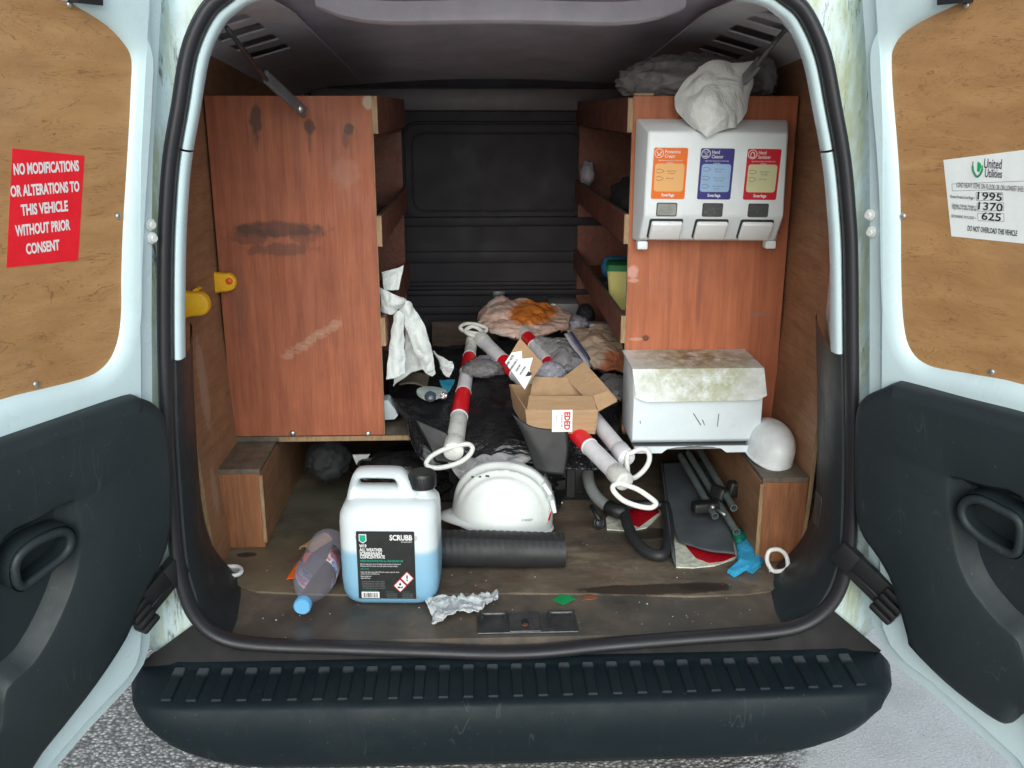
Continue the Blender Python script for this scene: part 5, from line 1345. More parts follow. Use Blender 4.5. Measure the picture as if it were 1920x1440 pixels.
hat('hard_hat', (.000, .462, .622), (.119, .105, .112), (math.radians(-8), math.radians(6), math.radians(-4)), 'white vented hard hat with a red reflector behind the rolled mat', 'helmet')
hat('hard_hat', (.617, .430, .790), (.050, .090, .054), (math.radians(3), math.radians(9), 0), 'scuffed white hard hat on the wheel box beside the steel box', 'helmet_old', False)

# ================================================================== barrier poles
def pole(a, b, ra, rb, bands, label, ring_near, ring_far=None, cap='pole_white', ring_r=.0058):
    a, b = V(a), V(b); ax = (b - a).normalized(); L = (b - a).length
    T = thing('barrier_pole', (a.x, a.y, min(a.z, b.z) - .02), label, 'pole', 'red and white barrier poles')
    q = Matrix.Translation(a) @ V((0, 0, 1)).rotation_difference(ax).to_matrix().to_4x4()
    R = lambda t: ra + (rb - ra) * t
    for t0, t1, mt in bands:
        st = .0006 if mt == 'pole_red' else 0.
        bm = B(); lathe(bm, [(R(t0) + st, t0 * L), (R(t1) + st, t1 * L)], 24, q); obj('band', bm, mt, T, True, angle=40)
    for t0, t1, mt in bands[:-1]:                  # telescoping joints: a thin lip where each section slides into the next
        bm = B(); lathe(bm, [(R(t1), t1 * L - .005), (R(t1) + .0014, t1 * L - .004), (R(t1) + .0014, t1 * L - .0005), (R(t1), t1 * L + .0005)], 24, q, False); obj('joint_lip', bm, 'pole_white', T, True, angle=40)
    # sleeve and end cap at the near end
    bm = B(); lathe(bm, [(rb + .0004, L - .045), (rb + .0022, L - .042), (rb + .0022, L - .002), (rb + .0012, L + .003), (rb * .8, L + .006), (.0001, L + .007)], 24, q); obj('end_cap', bm, cap, T, True, angle=40)
    bm = B(); lathe(bm, [(ra * .9, -.02), (ra + .002, -.016), (ra + .002, .02), (ra, .024)], 20, q); obj('end_cap', bm, 'pole_dirty', T, True, angle=40)
    for rg, cl in ((ring_near, True), (ring_far, True)):
        if rg:
            bm = B(); tube(bm, catmull(rg, 4, cl), ring_r, 10, cl); obj('carry_ring', bm, 'ring', T, True)
    bm = B(); disc_cap(bm, a + ax * (L - .03) + ax.cross(V((1, 0, 0))).normalized() * rb * -1.08, V((0, -.4, 1)), .004, .001, 8); obj('drain_hole', bm, 'under', T)
    return T
pole((-0.0713, 1.1400, 0.8695), (-0.1149, 0.5050, 0.7558), .0165, .0228, [(0, .17, 'pole_dirty'), (.17, .33, 'pole_red'), (.33, .53, 'pole_white'), (.53, .74, 'pole_red'), (.74, 1., 'pole_dirty')],
     'red and white pole lying steeply up the black polythene beside the hanging cloths', [(-0.1777, 0.4700, 0.7391), (-0.1667, 0.4800, 0.7524), (-0.1433, 0.4920, 0.7622), (-0.1209, 0.5000, 0.7670), (-0.0958, 0.5000, 0.7733), (-0.0794, 0.4980, 0.7751), (-0.0695, 0.4900, 0.7686), (-0.0771, 0.4800, 0.7551), (-0.0958, 0.4720, 0.7425), (-0.1170, 0.4680, 0.7350), (-0.1455, 0.4660, 0.7296), (-0.1678, 0.4660, 0.7312)],
     [(-0.1058, 1.1600, 0.9090), (-0.0869, 1.1800, 0.9142), (-0.0550, 1.1800, 0.9107), (-0.0280, 1.1700, 0.9012), (-0.0394, 1.1500, 0.8912), (-0.0710, 1.1400, 0.8954), (-0.0979, 1.1500, 0.8999)], 'ring')
pole((-0.0399, 1.1000, 0.8820), (0.2588, 0.3000, 0.7568), .0195, .0200, [(0, .19, 'pole_white'), (.19, .30, 'pole_red'), (.30, .46, 'pole_white'), (.46, .60, 'pole_red'), (.60, .64, 'pole_white'), (.64, .81, 'pole_red'), (.81, 1., 'pole_white')],
     'red and white pole under the cardboard box with its ring over the spade handle', [(0.2485, 0.2920, 0.7539), (0.2325, 0.2850, 0.7509), (0.2361, 0.2750, 0.7401), (0.2551, 0.2680, 0.7243), (0.2855, 0.2620, 0.7140), (0.3121, 0.2620, 0.7099), (0.3239, 0.2650, 0.7170), (0.3179, 0.2720, 0.7240), (0.2954, 0.2850, 0.7375), (0.2777, 0.2920, 0.7448)], [(-0.0913, 1.1300, 0.9011), (-0.0708, 1.1500, 0.9126), (-0.0473, 1.1400, 0.9049), (-0.0350, 1.1200, 0.8901), (-0.0554, 1.1100, 0.8894)], 'pole_dirty')
pole((0.0891, 1.1800, 0.8783), (0.2783, 0.4000, 0.7733), .0195, .0188, [(0, .12, 'pole_red'), (.12, .28, 'pole_white'), (.28, .42, 'pole_red'), (.42, .52, 'pole_white'), (.52, .62, 'pole_red'), (.62, 1., 'pole_white')],
     'pale pole end poking out between the cardboard box and the steel box', [(0.2788, 0.3900, 0.7822), (0.2891, 0.3880, 0.7891), (0.3057, 0.3880, 0.7978), (0.3209, 0.3850, 0.7962), (0.3274, 0.3780, 0.7834), (0.3223, 0.3720, 0.7654), (0.3093, 0.3700, 0.7484), (0.2933, 0.3720, 0.7351), (0.2812, 0.3800, 0.7372)], None)
# ================================================================== heap in the aisle
cr = thing('black_crate', (.02, 1.05, .5585), 'black plastic crate buried under the polythene between the shelf units', 'crate')
bm = B(); box(bm, -.17, .24, .66, 1.55, .5585, .675, .008, 2); obj('tub', bm, 'black', cr, True, angle=40)
for x in (-.12, -.02, .08, .18):
    bm = B(); box(bm, x - .012, x + .012, .652, .6595, .57, .66, .002, 1); obj('rib', bm, 'black', cr)
bm = B(); patch(bm, [[(-0.2329, 0.5600, 0.7998), (-0.1810, 0.5500, 0.7101), (-0.0782, 0.5400, 0.6905), (0.0378, 0.5400, 0.7108), (0.1608, 0.5400, 0.6870), (0.2727, 0.5500, 0.6870)], [(-0.2581, 0.6300, 0.8208), (-0.1827, 0.6200, 0.7790), (-0.0778, 0.6200, 0.7609), (0.0412, 0.6200, 0.7678), (0.1604, 0.6200, 0.7662), (0.2933, 0.6200, 0.7729)],
    [(-0.2913, 0.8000, 0.8160), (-0.2048, 0.8000, 0.8047), (-0.0924, 0.8000, 0.7946), (0.0347, 0.8000, 0.8020), (0.1764, 0.8000, 0.8004), (0.3184, 0.8000, 0.8092)], [(-0.3133, 1.0500, 0.8063), (-0.2182, 1.0500, 0.8005), (-0.0950, 1.0500, 0.8024), (0.0441, 1.0500, 0.8106), (0.1990, 1.0500, 0.8171), (0.3387, 1.0500, 0.8237)],
    [(-0.3165, 1.3500, 0.7776), (-0.2178, 1.3500, 0.7819), (-0.0983, 1.3500, 0.7931), (0.0554, 1.3500, 0.8092), (0.2093, 1.3500, 0.8166), (0.3466, 1.3500, 0.8154)], [(-0.3047, 1.6000, 0.7329), (-0.1942, 1.6000, 0.7318), (-0.0649, 1.6000, 0.7306), (0.0648, 1.6000, 0.7294), (0.2134, 1.6000, 0.7280), (0.3439, 1.6000, 0.7268)]], 10, 10, .014, 9., 2., .002, True)
tag(obj('polythene_sheet', bm, 'black_sheet', None, True), 'crumpled black polythene sheet spread under the poles between the shelf units', 'polythene')
bm = B(); patch(bm, [[(0.0234, 0.5000, 0.8495), (0.0735, 0.5000, 0.8161), (0.1539, 0.5000, 0.8072)], [(0.0548, 0.5000, 0.7833), (0.0920, 0.4900, 0.7664), (0.1562, 0.4900, 0.7589)], [(0.0786, 0.4900, 0.7077), (0.1108, 0.4800, 0.7057), (0.1461, 0.4800, 0.7011)]], 6, 6, .002, 14., 5., .003)
tag(obj('black_flap', bm, 'black', None, True), 'stiff black flap hanging below the cardboard box', 'flap')
bm = B(); patch(bm, [[(-0.2124, 0.5850, 0.8115), (-0.1803, 0.5600, 0.7584), (-0.1612, 0.5400, 0.7164)], [(-0.1285, 0.5600, 0.7822), (-0.1159, 0.5400, 0.7444), (-0.1034, 0.5300, 0.7139)]], 6, 6, .003, 12., 8., .003)
tag(obj('black_flap', bm, 'black', None, True), 'stiff black flap leaning on the raw board edge beside the pole', 'flap')
bm = B(); patch(bm, [[(-0.1289, 0.5300, 0.7170), (-0.0521, 0.5400, 0.7340), (0.0249, 0.5400, 0.7383), (0.0782, 0.5300, 0.7440)], [(-0.1160, 0.5100, 0.7027), (-0.0524, 0.5100, 0.7181), (0.0111, 0.5100, 0.7253), (0.0745, 0.5100, 0.7419)], [(-0.1009, 0.5000, 0.6847), (-0.0526, 0.5000, 0.6949), (-0.0019, 0.5000, 0.7104), (0.0613, 0.5000, 0.7337)]], 12, 12, .012, 22., 4., .0008, True)
tag(obj('clear_film', bm, 'film_grey', None, True), 'wisp of clear film hanging over the hard hat', 'film')
# ---- cardboard box
def slab(pts, thick, name, mat, parent, sub=2, amp=.0008):
    bm = B(); P4 = [V(p) for p in pts]
    g = [[bm.verts.new(P4[0].lerp(P4[1], i / 4).lerp(P4[3].lerp(P4[2], i / 4), j / 4) + V((1, 1, 1)) * amp * mnoise.noise(V((i, j, len(name))) * 1.7)) for j in range(5)] for i in range(5)]
    for i in range(4):
        for j in range(4): bm.faces.new((g[i][j], g[i + 1][j], g[i + 1][j + 1], g[i][j + 1]))
    solid(bm, bm.faces[:], thick)
    return obj(name, bm, mat, parent)
def card_box():
    fbl, fbr, ftl, ftr = [V(p) for p in [(0.0597, 0.5000, 0.8057), (0.2195, 0.5000, 0.7984), (0.0543, 0.4960, 0.8596), (0.2251, 0.4960, 0.8575)]]
    back = V((-.028, .150, .012))
    bbl, bbr, btl, btr = fbl + back, fbr + back, ftl + back + V((-.004, 0, .006)), ftr + back + V((-.012, 0, .004))
    T = thing('cardboard_box', (fbl + bbr) / 2, 'open brown cardboard box with torn address label lying on the poles', 'box')
    slab((fbl, fbr, ftr, ftl), .003, 'front_wall', 'card', T)
    slab((fbl, ftl, btl, bbl), .003, 'side_wall', 'card', T); slab((fbr, bbr, btr, ftr), .003, 'side_wall', 'card', T)
    slab((bbl, bbr, btr, btl), .003, 'back_wall', 'card', T); slab((fbl, fbr, bbr, bbl), .003, 'base', 'card_in', T)
    ff = [ftl + V((.004, .001, 0)), ftr - V((.004, -.001, 0))] + [V(p) for p in [(0.2184, 0.5380, 0.8788), (0.0652, 0.5380, 0.8818)]]
    slab(ff, .003, 'front_flap', 'card', T)
    slab([V(p) for p in [(0.0704, 0.5850, 0.8676), (0.2230, 0.5850, 0.8673), (0.2192, 0.6250, 0.8963), (0.0803, 0.6250, 0.9032)]], .003, 'inner_flap', 'card_in', T)
    slab([V(p) for p in [(0.2263, 0.5050, 0.8547), (0.2718, 0.5200, 0.8757), (0.2056, 0.6400, 0.9358), (0.1545, 0.6350, 0.8982)]], .003, 'side_flap', 'card', T)
    slab([V(p) for p in [(0.2257, 0.5000, 0.8523), (0.2712, 0.5150, 0.8720), (0.2526, 0.5400, 0.8910), (0.2161, 0.5300, 0.8812)]], .003, 'side_flap', 'card_in', T)
    lf = [V(p) for p in [(0.0562, 0.5600, 0.8886), (0.1025, 0.6100, 0.9406), (0.0477, 0.6300, 0.9987), (0.0105, 0.6000, 0.9455)]]
    f = slab(lf, .003, 'label_flap', 'card', T)
    # torn address label on the upright flap
    n = (lf[1] - lf[0]).cross(lf[3] - lf[0]).normalized(); n = n if n.y < 0 else -n
    bl = lambda s, t: lf[0].lerp(lf[1], s).lerp(lf[3].lerp(lf[2], s), t) + n * .004
    bm = B(); prism(bm, [bl(s, t) for s, t in ((-.02, .0), (.42, .06), (.50, .22), (.86, .34), (.55, .60), (.72, .74), (.40, .98), (-.02, 1.0))], n * .0005); lb = obj('address_label', bm, 'label_white', f)
    m = frame(bl(.32, .55), bl(1, .5) - bl(0, .5), bl(.5, 1) - bl(.5, 0))
    for k, (s, sz) in enumerate((('DELIVERY NOTE', .008), ('WAREHOUSE 12', .0065), ('LOAD BAY', .0065), ('SITE STORES', .0065))):
        text('label_print', s, sz, 'ink', lb, m @ Matrix.Translation((-.006, .026 - .013 * k, .0008)), 'CENTER', .7, .02)
    bm = B(); card(bm, m @ Matrix.Translation((-.010, -.030, .0008)), .022, .010, .0005, .0003); obj('label_print', bm, 'ink', lb)
    # label on the front wall: print runs down the box
    m = frame((0.1404, 0.4935, 0.8319), (1, 0, .0), (0, 0, 1))
    bm = B(); card(bm, m, .048, .054, .001, .0005); l2 = obj('address_label', bm, 'label_white', T)
    rm = m @ Matrix.Translation((.011, .0, .0006)) @ Matrix.Rotation(-math.pi / 2, 4, 'Z')
    text('label_print', 'EDED', .0185, 'red_c', l2, rm, 'CENTER', .95, .04)
    text('label_print', '.CO.UK/.UK', .0062, 'ink', l2, m @ Matrix.Translation((-.001, 0, .0006)) @ Matrix.Rotation(-math.pi / 2, 4, 'Z'), 'CENTER', 1.0)
    text('label_print', 'Distribution centre', .0036, 'ink_grey', l2, m @ Matrix.Translation((-.014, 0, .0006)) @ Matrix.Rotation(-math.pi / 2, 4, 'Z'), 'CENTER', 1.0)
card_box()
# ---- bags and films behind the box
def bag(name, c, r, mat, label, cat='bag', amp=.22, seed=1., freq=7., sub=4, flat=None):
    bm = B(); blob(bm, c, r, amp, freq, sub, seed, flat)
    return tag(obj(name, bm, mat, None, True), label, cat)
def sheet_bag(rows, mat, amp, fr, sd, thick=.012):
    bm = B(); patch(bm, rows, 22, 16, amp, fr, sd, thick, True)
    for v in bm.verts: v.co += V((0, -.4, 1)) * (1 - 2 * abs(mnoise.noise(v.co * 42))) * amp * .35
    for v in bm.verts: v.co += V((mnoise.noise(v.co * 28), mnoise.noise(v.co * 28 + V((4, 0, 0))), mnoise.noise(v.co * 28 + V((0, 7, 0))))) * amp * .45
    return bm
bm = sheet_bag([[(-0.0376, 1.3600, 0.9036), (0.0059, 1.4000, 0.9471), (0.0830, 1.4000, 0.9379), (0.1691, 1.4000, 0.9198), (0.2417, 1.3800, 0.8972)], [(-0.0515, 1.3000, 0.8960), (-0.0047, 1.3000, 0.9295), (0.0784, 1.3000, 0.9255), (0.1619, 1.3000, 0.9112), (0.2374, 1.3000, 0.8970)], [(-0.0468, 1.2400, 0.8956), (0.0018, 1.2200, 0.8963), (0.0740, 1.2000, 0.8936), (0.1563, 1.2200, 0.8901), (0.2259, 1.2500, 0.8962)], [(-0.0276, 1.2200, 0.8800), (0.0169, 1.1800, 0.8772), (0.0726, 1.1700, 0.8709), (0.1455, 1.1800, 0.8778), (0.2004, 1.2200, 0.8830)]], 'film_pink', .012, 11., 2.2)
tag(obj('plastic_bag', bm, 'film_pink', None, True), 'crumpled pinkish plastic bag showing orange, on the heap before the bulkhead', 'bag')
T_ = thing('plastic_bag', (0.2854, 1.0200, 0.8163), 'rust coloured plastic bag with a navy edge strip beside the shelf rail', 'bag')
bm = sheet_bag([[(0.2053, 1.1000, 0.9055), (0.2671, 1.1200, 0.9068), (0.3458, 1.1400, 0.9048)], [(0.2236, 1.0000, 0.8880), (0.2840, 1.0000, 0.8999), (0.3508, 1.0200, 0.8945)], [(0.2464, 0.9300, 0.8684), (0.2982, 0.9300, 0.8740), (0.3502, 0.9500, 0.8730)], [(0.2612, 0.9000, 0.8458), (0.3099, 0.9000, 0.8377), (0.3502, 0.9200, 0.8242)]], 'film_rust', .010, 14., 5.); obj('bag_body', bm, 'film_rust', T_, True)
bm = B(); pp = catmull([(0.2063, 0.9850, 0.9318), (0.2210, 0.9500, 0.9124), (0.2426, 0.9250, 0.8850), (0.2627, 0.9150, 0.8555), (0.3020, 0.9150, 0.8261), (0.3450, 0.9200, 0.8027)], 5); tube(bm, pp, .0052, 8, flat=.35); obj('edge_strip', bm, 'navy', T_, True)
bm = B(); pp = catmull([(0.1944, 0.9850, 0.9258), (0.2098, 0.9550, 0.9022), (0.2345, 0.9300, 0.8747), (0.2547, 0.9200, 0.8435)], 5); tube(bm, pp, .0075, 8, flat=.4); obj('edge_strip', bm, 'film_lilac', T_, True)
bm = sheet_bag([[(0.1105, 1.0800, 0.8791), (0.1711, 1.1000, 0.8865), (0.2309, 1.1000, 0.8764)], [(0.1330, 1.0000, 0.8624), (0.1831, 0.9700, 0.8849), (0.2393, 1.0000, 0.8614)], [(0.1498, 0.9000, 0.8348), (0.1946, 0.8800, 0.8459), (0.2370, 0.9200, 0.8407)]], 'film_grey', .011, 15., 7.); tag(obj('plastic_bag', bm, 'film_grey', None, True), 'clear plastic bag of bits behind the cardboard box', 'bag')
bag('plastic_bag', (-0.0112, 0.9800, 0.8394), (.060, .05, .022), 'film_lilac', 'flat lilac polythene bag between the two crossing poles', amp=.35, seed=9.1)
bag('plastic_bag', (0.2563, 1.3500, 0.8721), (.040, .05, .025), 'film_lilac', 'small lilac polythene bag behind the rust coloured bag', amp=.35, seed=3.4)
bag('plastic_bag', (0.1331, 0.8000, 0.8655), (.040, .04, .024), 'film_lilac', 'lilac film sticking out of the open cardboard box', amp=.35, seed=4.6)
bag('plastic_bag', (-0.0418, 0.9000, 0.8519), (.05, .05, .02), 'film_back', 'dull film under the lilac polythene bag by the steep pole', amp=.3, seed=6.6)
bag('dark_bundle', (0.2980, 1.4200, 0.8847), (.028, .05, .036), 'dark_bag', 'black bundle against the shelf unit near the bulkhead', 'bundle', .2, 2.)
bag('clear_film_bundle', (0.3038, 0.8000, 0.8197), (.045, .07, .030), 'film_back', 'dusty film bundle between the cardboard box and the steel box', 'film', .3, 8.)
tr = thing('grey_tray', (0.2435, 1.6200, 0.8277), 'shiny edged grey tray behind the pinkish bag', 'tray')
c0 = (0.1946, 1.6200, 0.8883); c1 = (0.2937, 1.6200, 0.8273)
bm = B(); box(bm, c0[0], c1[0], 1.60, 1.74, c1[2], c0[2], .003, 2); obj('tray_body', bm, 'soft_grey', tr, True, angle=40)
bm = B(); blob(bm, (0.2113, 1.5980, 0.8832), (.014, .004, .006), .5, 9., 3, 1.); obj('tape', bm, 'foil', tr)
wb = thing('pale_bar', (0.3103, 1.1500, 0.9094), 'pale plastic bar lying behind the rust coloured bag', 'bar')
c0 = (0.2765, 1.1500, 0.9210); c1 = (0.3440, 1.1500, 0.9026)
bm = B(); box(bm, c0[0], c1[0], 1.13, 1.17, c1[2], c0[2], .003, 2); obj('bar', bm, 'soft_grey', wb, True, angle=40)
# ---- goggles, glove scraps, corner of a white tray
def goggles():
    c = V((-0.1727, 0.7200, 0.8299)); T = thing('goggles', c - V((0, 0, .012)), 'pale goggles with dark lens on the black polythene beside the pole', 'goggles')
    bm = B(); pts = [V(p) for p in [(-0.2125, 0.7300, 0.8330), (-0.2019, 0.7600, 0.8340), (-0.1752, 0.7800, 0.8293), (-0.1476, 0.7800, 0.8232), (-0.1359, 0.7600, 0.8218), (-0.1511, 0.7200, 0.8225), (-0.1769, 0.6900, 0.8234), (-0.1994, 0.7100, 0.8247)]]
    prism(bm, catmull(pts, 3, True), (0, -.002, .008), .002); obj('frame', bm, cloth('goggle_frame', (.50, .58, .55), rough=.45), T, True, angle=40)
    q = Matrix.Translation((-0.1758, 0.7000, 0.8317)) @ Matrix.Rotation(math.radians(50), 4, 'X')
    bm = B(); lathe(bm, [(.0145, -.004), (.0150, .002), (.013, .006), (.0075, .0085), (.0001, .0095)], 20, q); obj('lens', bm, 'goggle', T, True)
    bm = B(); blob(bm, (-0.1451, 0.7100, 0.8311), (.009, .009, .008), .5, 12., 3, 4.); obj('foil_stub', bm, 'foil', T)
goggles()
bm = B(); patch(bm, [[(-0.1577, 0.8400, 0.8368), (-0.1382, 0.8500, 0.8338), (-0.1167, 0.8500, 0.8335)], [(-0.1544, 0.8200, 0.8277), (-0.1375, 0.8200, 0.8260), (-0.1205, 0.8200, 0.8273)], [(-0.1434, 0.7800, 0.8202), (-0.1365, 0.7800, 0.8187), (-0.1295, 0.7800, 0.8230)]], 5, 5, .005, 40., 3., .002)
tag(obj('blue_glove', bm, 'cyan_dull', None, True), 'limp blue rubber glove beside the pale goggles', 'glove')
bm = B(); prism(bm, [V(p) for p in [(-0.2991, 0.6800, 0.8279), (-0.2817, 0.6800, 0.8305), (-0.2639, 0.6800, 0.8051), (-0.2577, 0.6800, 0.7895), (-0.2661, 0.6800, 0.7797), (-0.3010, 0.6800, 0.7773)]], (0, .05, 0), .003); tag(obj('white_tub', bm, 'box_steel', None), 'white plastic tub corner showing past the plywood end panel', 'tub')
bm = B(); patch(bm, [[(-0.2519, 0.8500, 0.8454), (-0.2217, 0.8700, 0.8469), (-0.1850, 0.8800, 0.8408)], [(-0.2627, 0.8000, 0.8347), (-0.2250, 0.8000, 0.8342), (-0.1902, 0.8000, 0.8251)]], 5, 5, .004, 20., 1., .003)
tag(obj('olive_scrap', bm, 'box_top', None, True), 'olive brown card scrap beneath the hanging cloths', 'scrap')
# ---- white cloths hanging out of the shelf
T_ = thing('white_cloth', (-0.2252, 0.7200, 0.8883), 'white cloths knotted over the shelf rail and hanging down', 'cloth')
def cl(rows, amp=.004, fr=18., sd=1., mat='cloth', name='cloth_strip'):
    bm = B(); patch(bm, rows, 12, 12, amp, fr, sd, .0012)
    for v in bm.verts: v.co += V((mnoise.noise(v.co * 38 + V((sd, 0, 0))), -abs(mnoise.noise(v.co * 30)) * 1.6, mnoise.noise(v.co * 38))) * .0042
    obj(name, bm, mat, T_, True)
cl([[(-0.2879, 0.6900, 1.1495), (-0.2606, 0.6900, 1.1571), (-0.2326, 0.7000, 1.1670)], [(-0.2825, 0.6800, 1.1303), (-0.2562, 0.6750, 1.1362), (-0.2350, 0.6900, 1.1491)], [(-0.2772, 0.6700, 1.1099), (-0.2601, 0.6650, 1.1094), (-0.2450, 0.6700, 1.1136)]], sd=2.)
cl([[(-0.2864, 0.6500, 1.1227), (-0.2857, 0.6450, 1.0951), (-0.2848, 0.6500, 1.0655)], [(-0.2576, 0.6350, 1.1110), (-0.2552, 0.6280, 1.0918), (-0.2624, 0.6400, 1.0582)], [(-0.2373, 0.6450, 1.0974), (-0.2346, 0.6400, 1.0880), (-0.2484, 0.6450, 1.0688)], [(-0.2267, 0.6550, 1.0902), (-0.2281, 0.6550, 1.0850), (-0.2309, 0.6550, 1.0784)]], .005, 22., 3., name='knot')
cl([[(-0.2546, 0.6550, 1.0590), (-0.2439, 0.6500, 1.0625), (-0.2342, 0.6550, 1.0562)], [(-0.2652, 0.6500, 1.0020), (-0.2490, 0.6420, 1.0038), (-0.2347, 0.6550, 0.9979)], [(-0.2731, 0.6450, 0.9499), (-0.2545, 0.6400, 0.9510), (-0.2334, 0.6500, 0.9455)], [(-0.2798, 0.6400, 0.8946), (-0.2585, 0.6360, 0.9010), (-0.2329, 0.6450, 0.9077)]], sd=5.)
cl([[(-0.2465, 0.6600, 1.0841), (-0.2302, 0.6500, 1.0886), (-0.2136, 0.6650, 1.0776)], [(-0.2333, 0.6650, 1.0249), (-0.2091, 0.6550, 1.0336), (-0.1867, 0.6700, 1.0288)], [(-0.2131, 0.6700, 0.9700), (-0.1902, 0.6600, 0.9749), (-0.1715, 0.6750, 0.9684)], [(-0.1954, 0.6800, 0.9183), (-0.1778, 0.6720, 0.9175), (-0.1611, 0.6800, 0.9124)], [(-0.1711, 0.6850, 0.8891), (-0.1657, 0.6850, 0.8918), (-0.1603, 0.6850, 0.8973)]], sd=7.)
cl([[(-0.2378, 0.7000, 1.0441), (-0.2205, 0.7100, 1.0284), (-0.2057, 0.7200, 1.0125)], [(-0.2390, 0.7000, 0.9629), (-0.2158, 0.7100, 0.9602), (-0.1898, 0.7200, 0.9575)], [(-0.2717, 0.7000, 0.8594), (-0.2245, 0.7100, 0.8910), (-0.1777, 0.7200, 0.9018)]], .008, 14., 9., 'cloth', 'inner_cloth')
cl([[(-0.1795, 0.8000, 0.9234), (-0.1706, 0.7900, 0.9287), (-0.1626, 0.7900, 0.9144)], [(-0.1516, 0.7900, 0.9143), (-0.1487, 0.7800, 0.9054), (-0.1521, 0.7900, 0.8884)], [(-0.1352, 0.7900, 0.9026), (-0.1325, 0.7800, 0.8852), (-0.1442, 0.7900, 0.8682)], [(-0.1217, 0.8000, 0.8970), (-0.1175, 0.7900, 0.8823), (-0.1308, 0.8000, 0.8551)]], .006, 30., 11., 'cloth', 'cloth_tail')
# ================================================================== tools on the right
sg = thing('road_sign', (0.4548, 0.4536, 0.5585), 'red and white road sign lying under a grey panel beside the wheel box', 'sign')
def flat(pts, z, t, name, mat, parent, bev=0.):
    bm = B(); prism(bm, [V((p[0], p[1], z)) for p in pts], (0, 0, t), bev); return obj(name, bm, mat, parent)
flat([(0.3776, 0.2768, 0.5600), (0.4147, 0.2728, 0.5600), (0.4641, 0.2812, 0.5600), (0.5147, 0.3106, 0.5600), (0.5418, 0.3390, 0.5600), (0.5461, 0.6757, 0.5600), (0.4416, 0.6796, 0.5600), (0.4058, 0.4522, 0.5600)], .5587, .003, 'face', 'refl_white', sg)
flat([(0.4200, 0.3760, 0.5630), (0.4300, 0.3157, 0.5630), (0.4544, 0.2911, 0.5630), (0.4871, 0.2977, 0.5630), (0.5226, 0.3229, 0.5630), (0.5158, 0.4416, 0.5630), (0.4624, 0.4891, 0.5630)], .5619, .0008, 'red_border', 'refl_red', sg)
bm = B(); patch(bm, [[(0.4492, 0.8168, 0.6000), (0.5092, 0.8095, 0.6050), (0.5738, 0.8154, 0.6050)], [(0.4195, 0.6088, 0.5900), (0.4858, 0.6016, 0.5920), (0.5485, 0.5921, 0.5950)], [(0.4061, 0.4582, 0.5780), (0.4626, 0.4366, 0.5800), (0.5326, 0.4231, 0.5850)], [(0.4038, 0.3887, 0.5680), (0.4572, 0.3306, 0.5710), (0.5144, 0.3041, 0.5750)]], 8, 8, .0015, 12., 2., .004)
obj('backing_panel', bm, 'grey_panel', sg, True)
bm = B(); patch(bm, [[(0.4440, 0.8152, 0.6100), (0.4118, 0.5853, 0.6000), (0.3889, 0.4132, 0.5920), (0.3741, 0.2992, 0.5800)], [(0.4625, 0.8305, 0.5600), (0.4307, 0.6103, 0.5600), (0.4024, 0.4229, 0.5600), (0.3797, 0.2812, 0.5590)]], 4, 6, .001, 30., 2., .003); obj('edge_flange', bm, 'grey_panel', sg, True)
sg2 = thing('road_sign', (0.3092, 0.5047, 0.5585), 'red and white sign corner lying under the black spade handle', 'sign')
flat([(0.2511, 0.4791, 0.5600), (0.2571, 0.5443, 0.5600), (0.3085, 0.6320, 0.5600), (0.3976, 0.6459, 0.5600), (0.4028, 0.5713, 0.5600), (0.3475, 0.4846, 0.5600), (0.3035, 0.4680, 0.5600)], .5587, .003, 'face', 'refl_white', sg2)
flat([(0.2719, 0.5563, 0.5630), (0.3025, 0.6014, 0.5630), (0.3910, 0.6253, 0.5630), (0.3946, 0.5713, 0.5630), (0.3293, 0.4848, 0.5630), (0.3048, 0.5105, 0.5630)], .5619, .0008, 'red_border', 'refl_red', sg2)
st = thing('sign_stand', (0.5360, 0.5763, 0.5585), 'grey steel tube stand with black clamp lying on the grey panel', 'stand')
for a, b in (([(0.4844, 0.7621, 0.6400), (0.4987, 0.4309, 0.6120)], 0), ([(0.5070, 0.7683, 0.6450), (0.5332, 0.3671, 0.6000)], 0), ([(0.5350, 0.7606, 0.6550), (0.5362, 0.4118, 0.6400)], 0)):
    bm = B(); q = Matrix.Translation(a[0]) @ V((0, 0, 1)).rotation_difference(V(a[1]) - V(a[0])).to_matrix().to_4x4(); L = (V(a[1]) - V(a[0])).length
    lathe(bm, [(.0084, 0), (.0084, L), (.0066, L), (.0066, L - .03), (.0001, L - .031)], 18, q); obj('tube', bm, 'tube_grey', st, True, angle=40)
def lump(c, s, mat, parent, name, rot=(0, 0, 0)):
    bm = B(); box(bm, -s[0], s[0], -s[1], s[1], -s[2], s[2], min(s) * .45, 3, Matrix.Translation(c) @ Matrix.Rotation(rot[2], 4, 'Z') @ Matrix.Rotation(rot[1], 4, 'Y')); return obj(name, bm, mat, parent, True, angle=40)
lump((0.4844, 0.4740, 0.6180), (.032, .016, .013), 'black', st, 'clamp', (0, 0, .15)); lump((0.5287, 0.5019, 0.6400), (.020, .022, .016), 'black', st, 'clamp', (0, .3, .5)); lump((0.5570, 0.4946, 0.6550), (.016, .014, .018), 'black', st, 'clamp', (0, .2, .2))
bm = B(); disc_cap(bm, (0.4918, 0.4335, 0.6340), (0, -.5, 1), .006, .006); obj('bolt', bm, 'steel', st, True)
bm = B(); tube(bm, [(0.5037, 0.4344, 0.6280), (0.5159, 0.4070, 0.6250)], .004, 8); obj('pin', bm, 'steel', st, True)
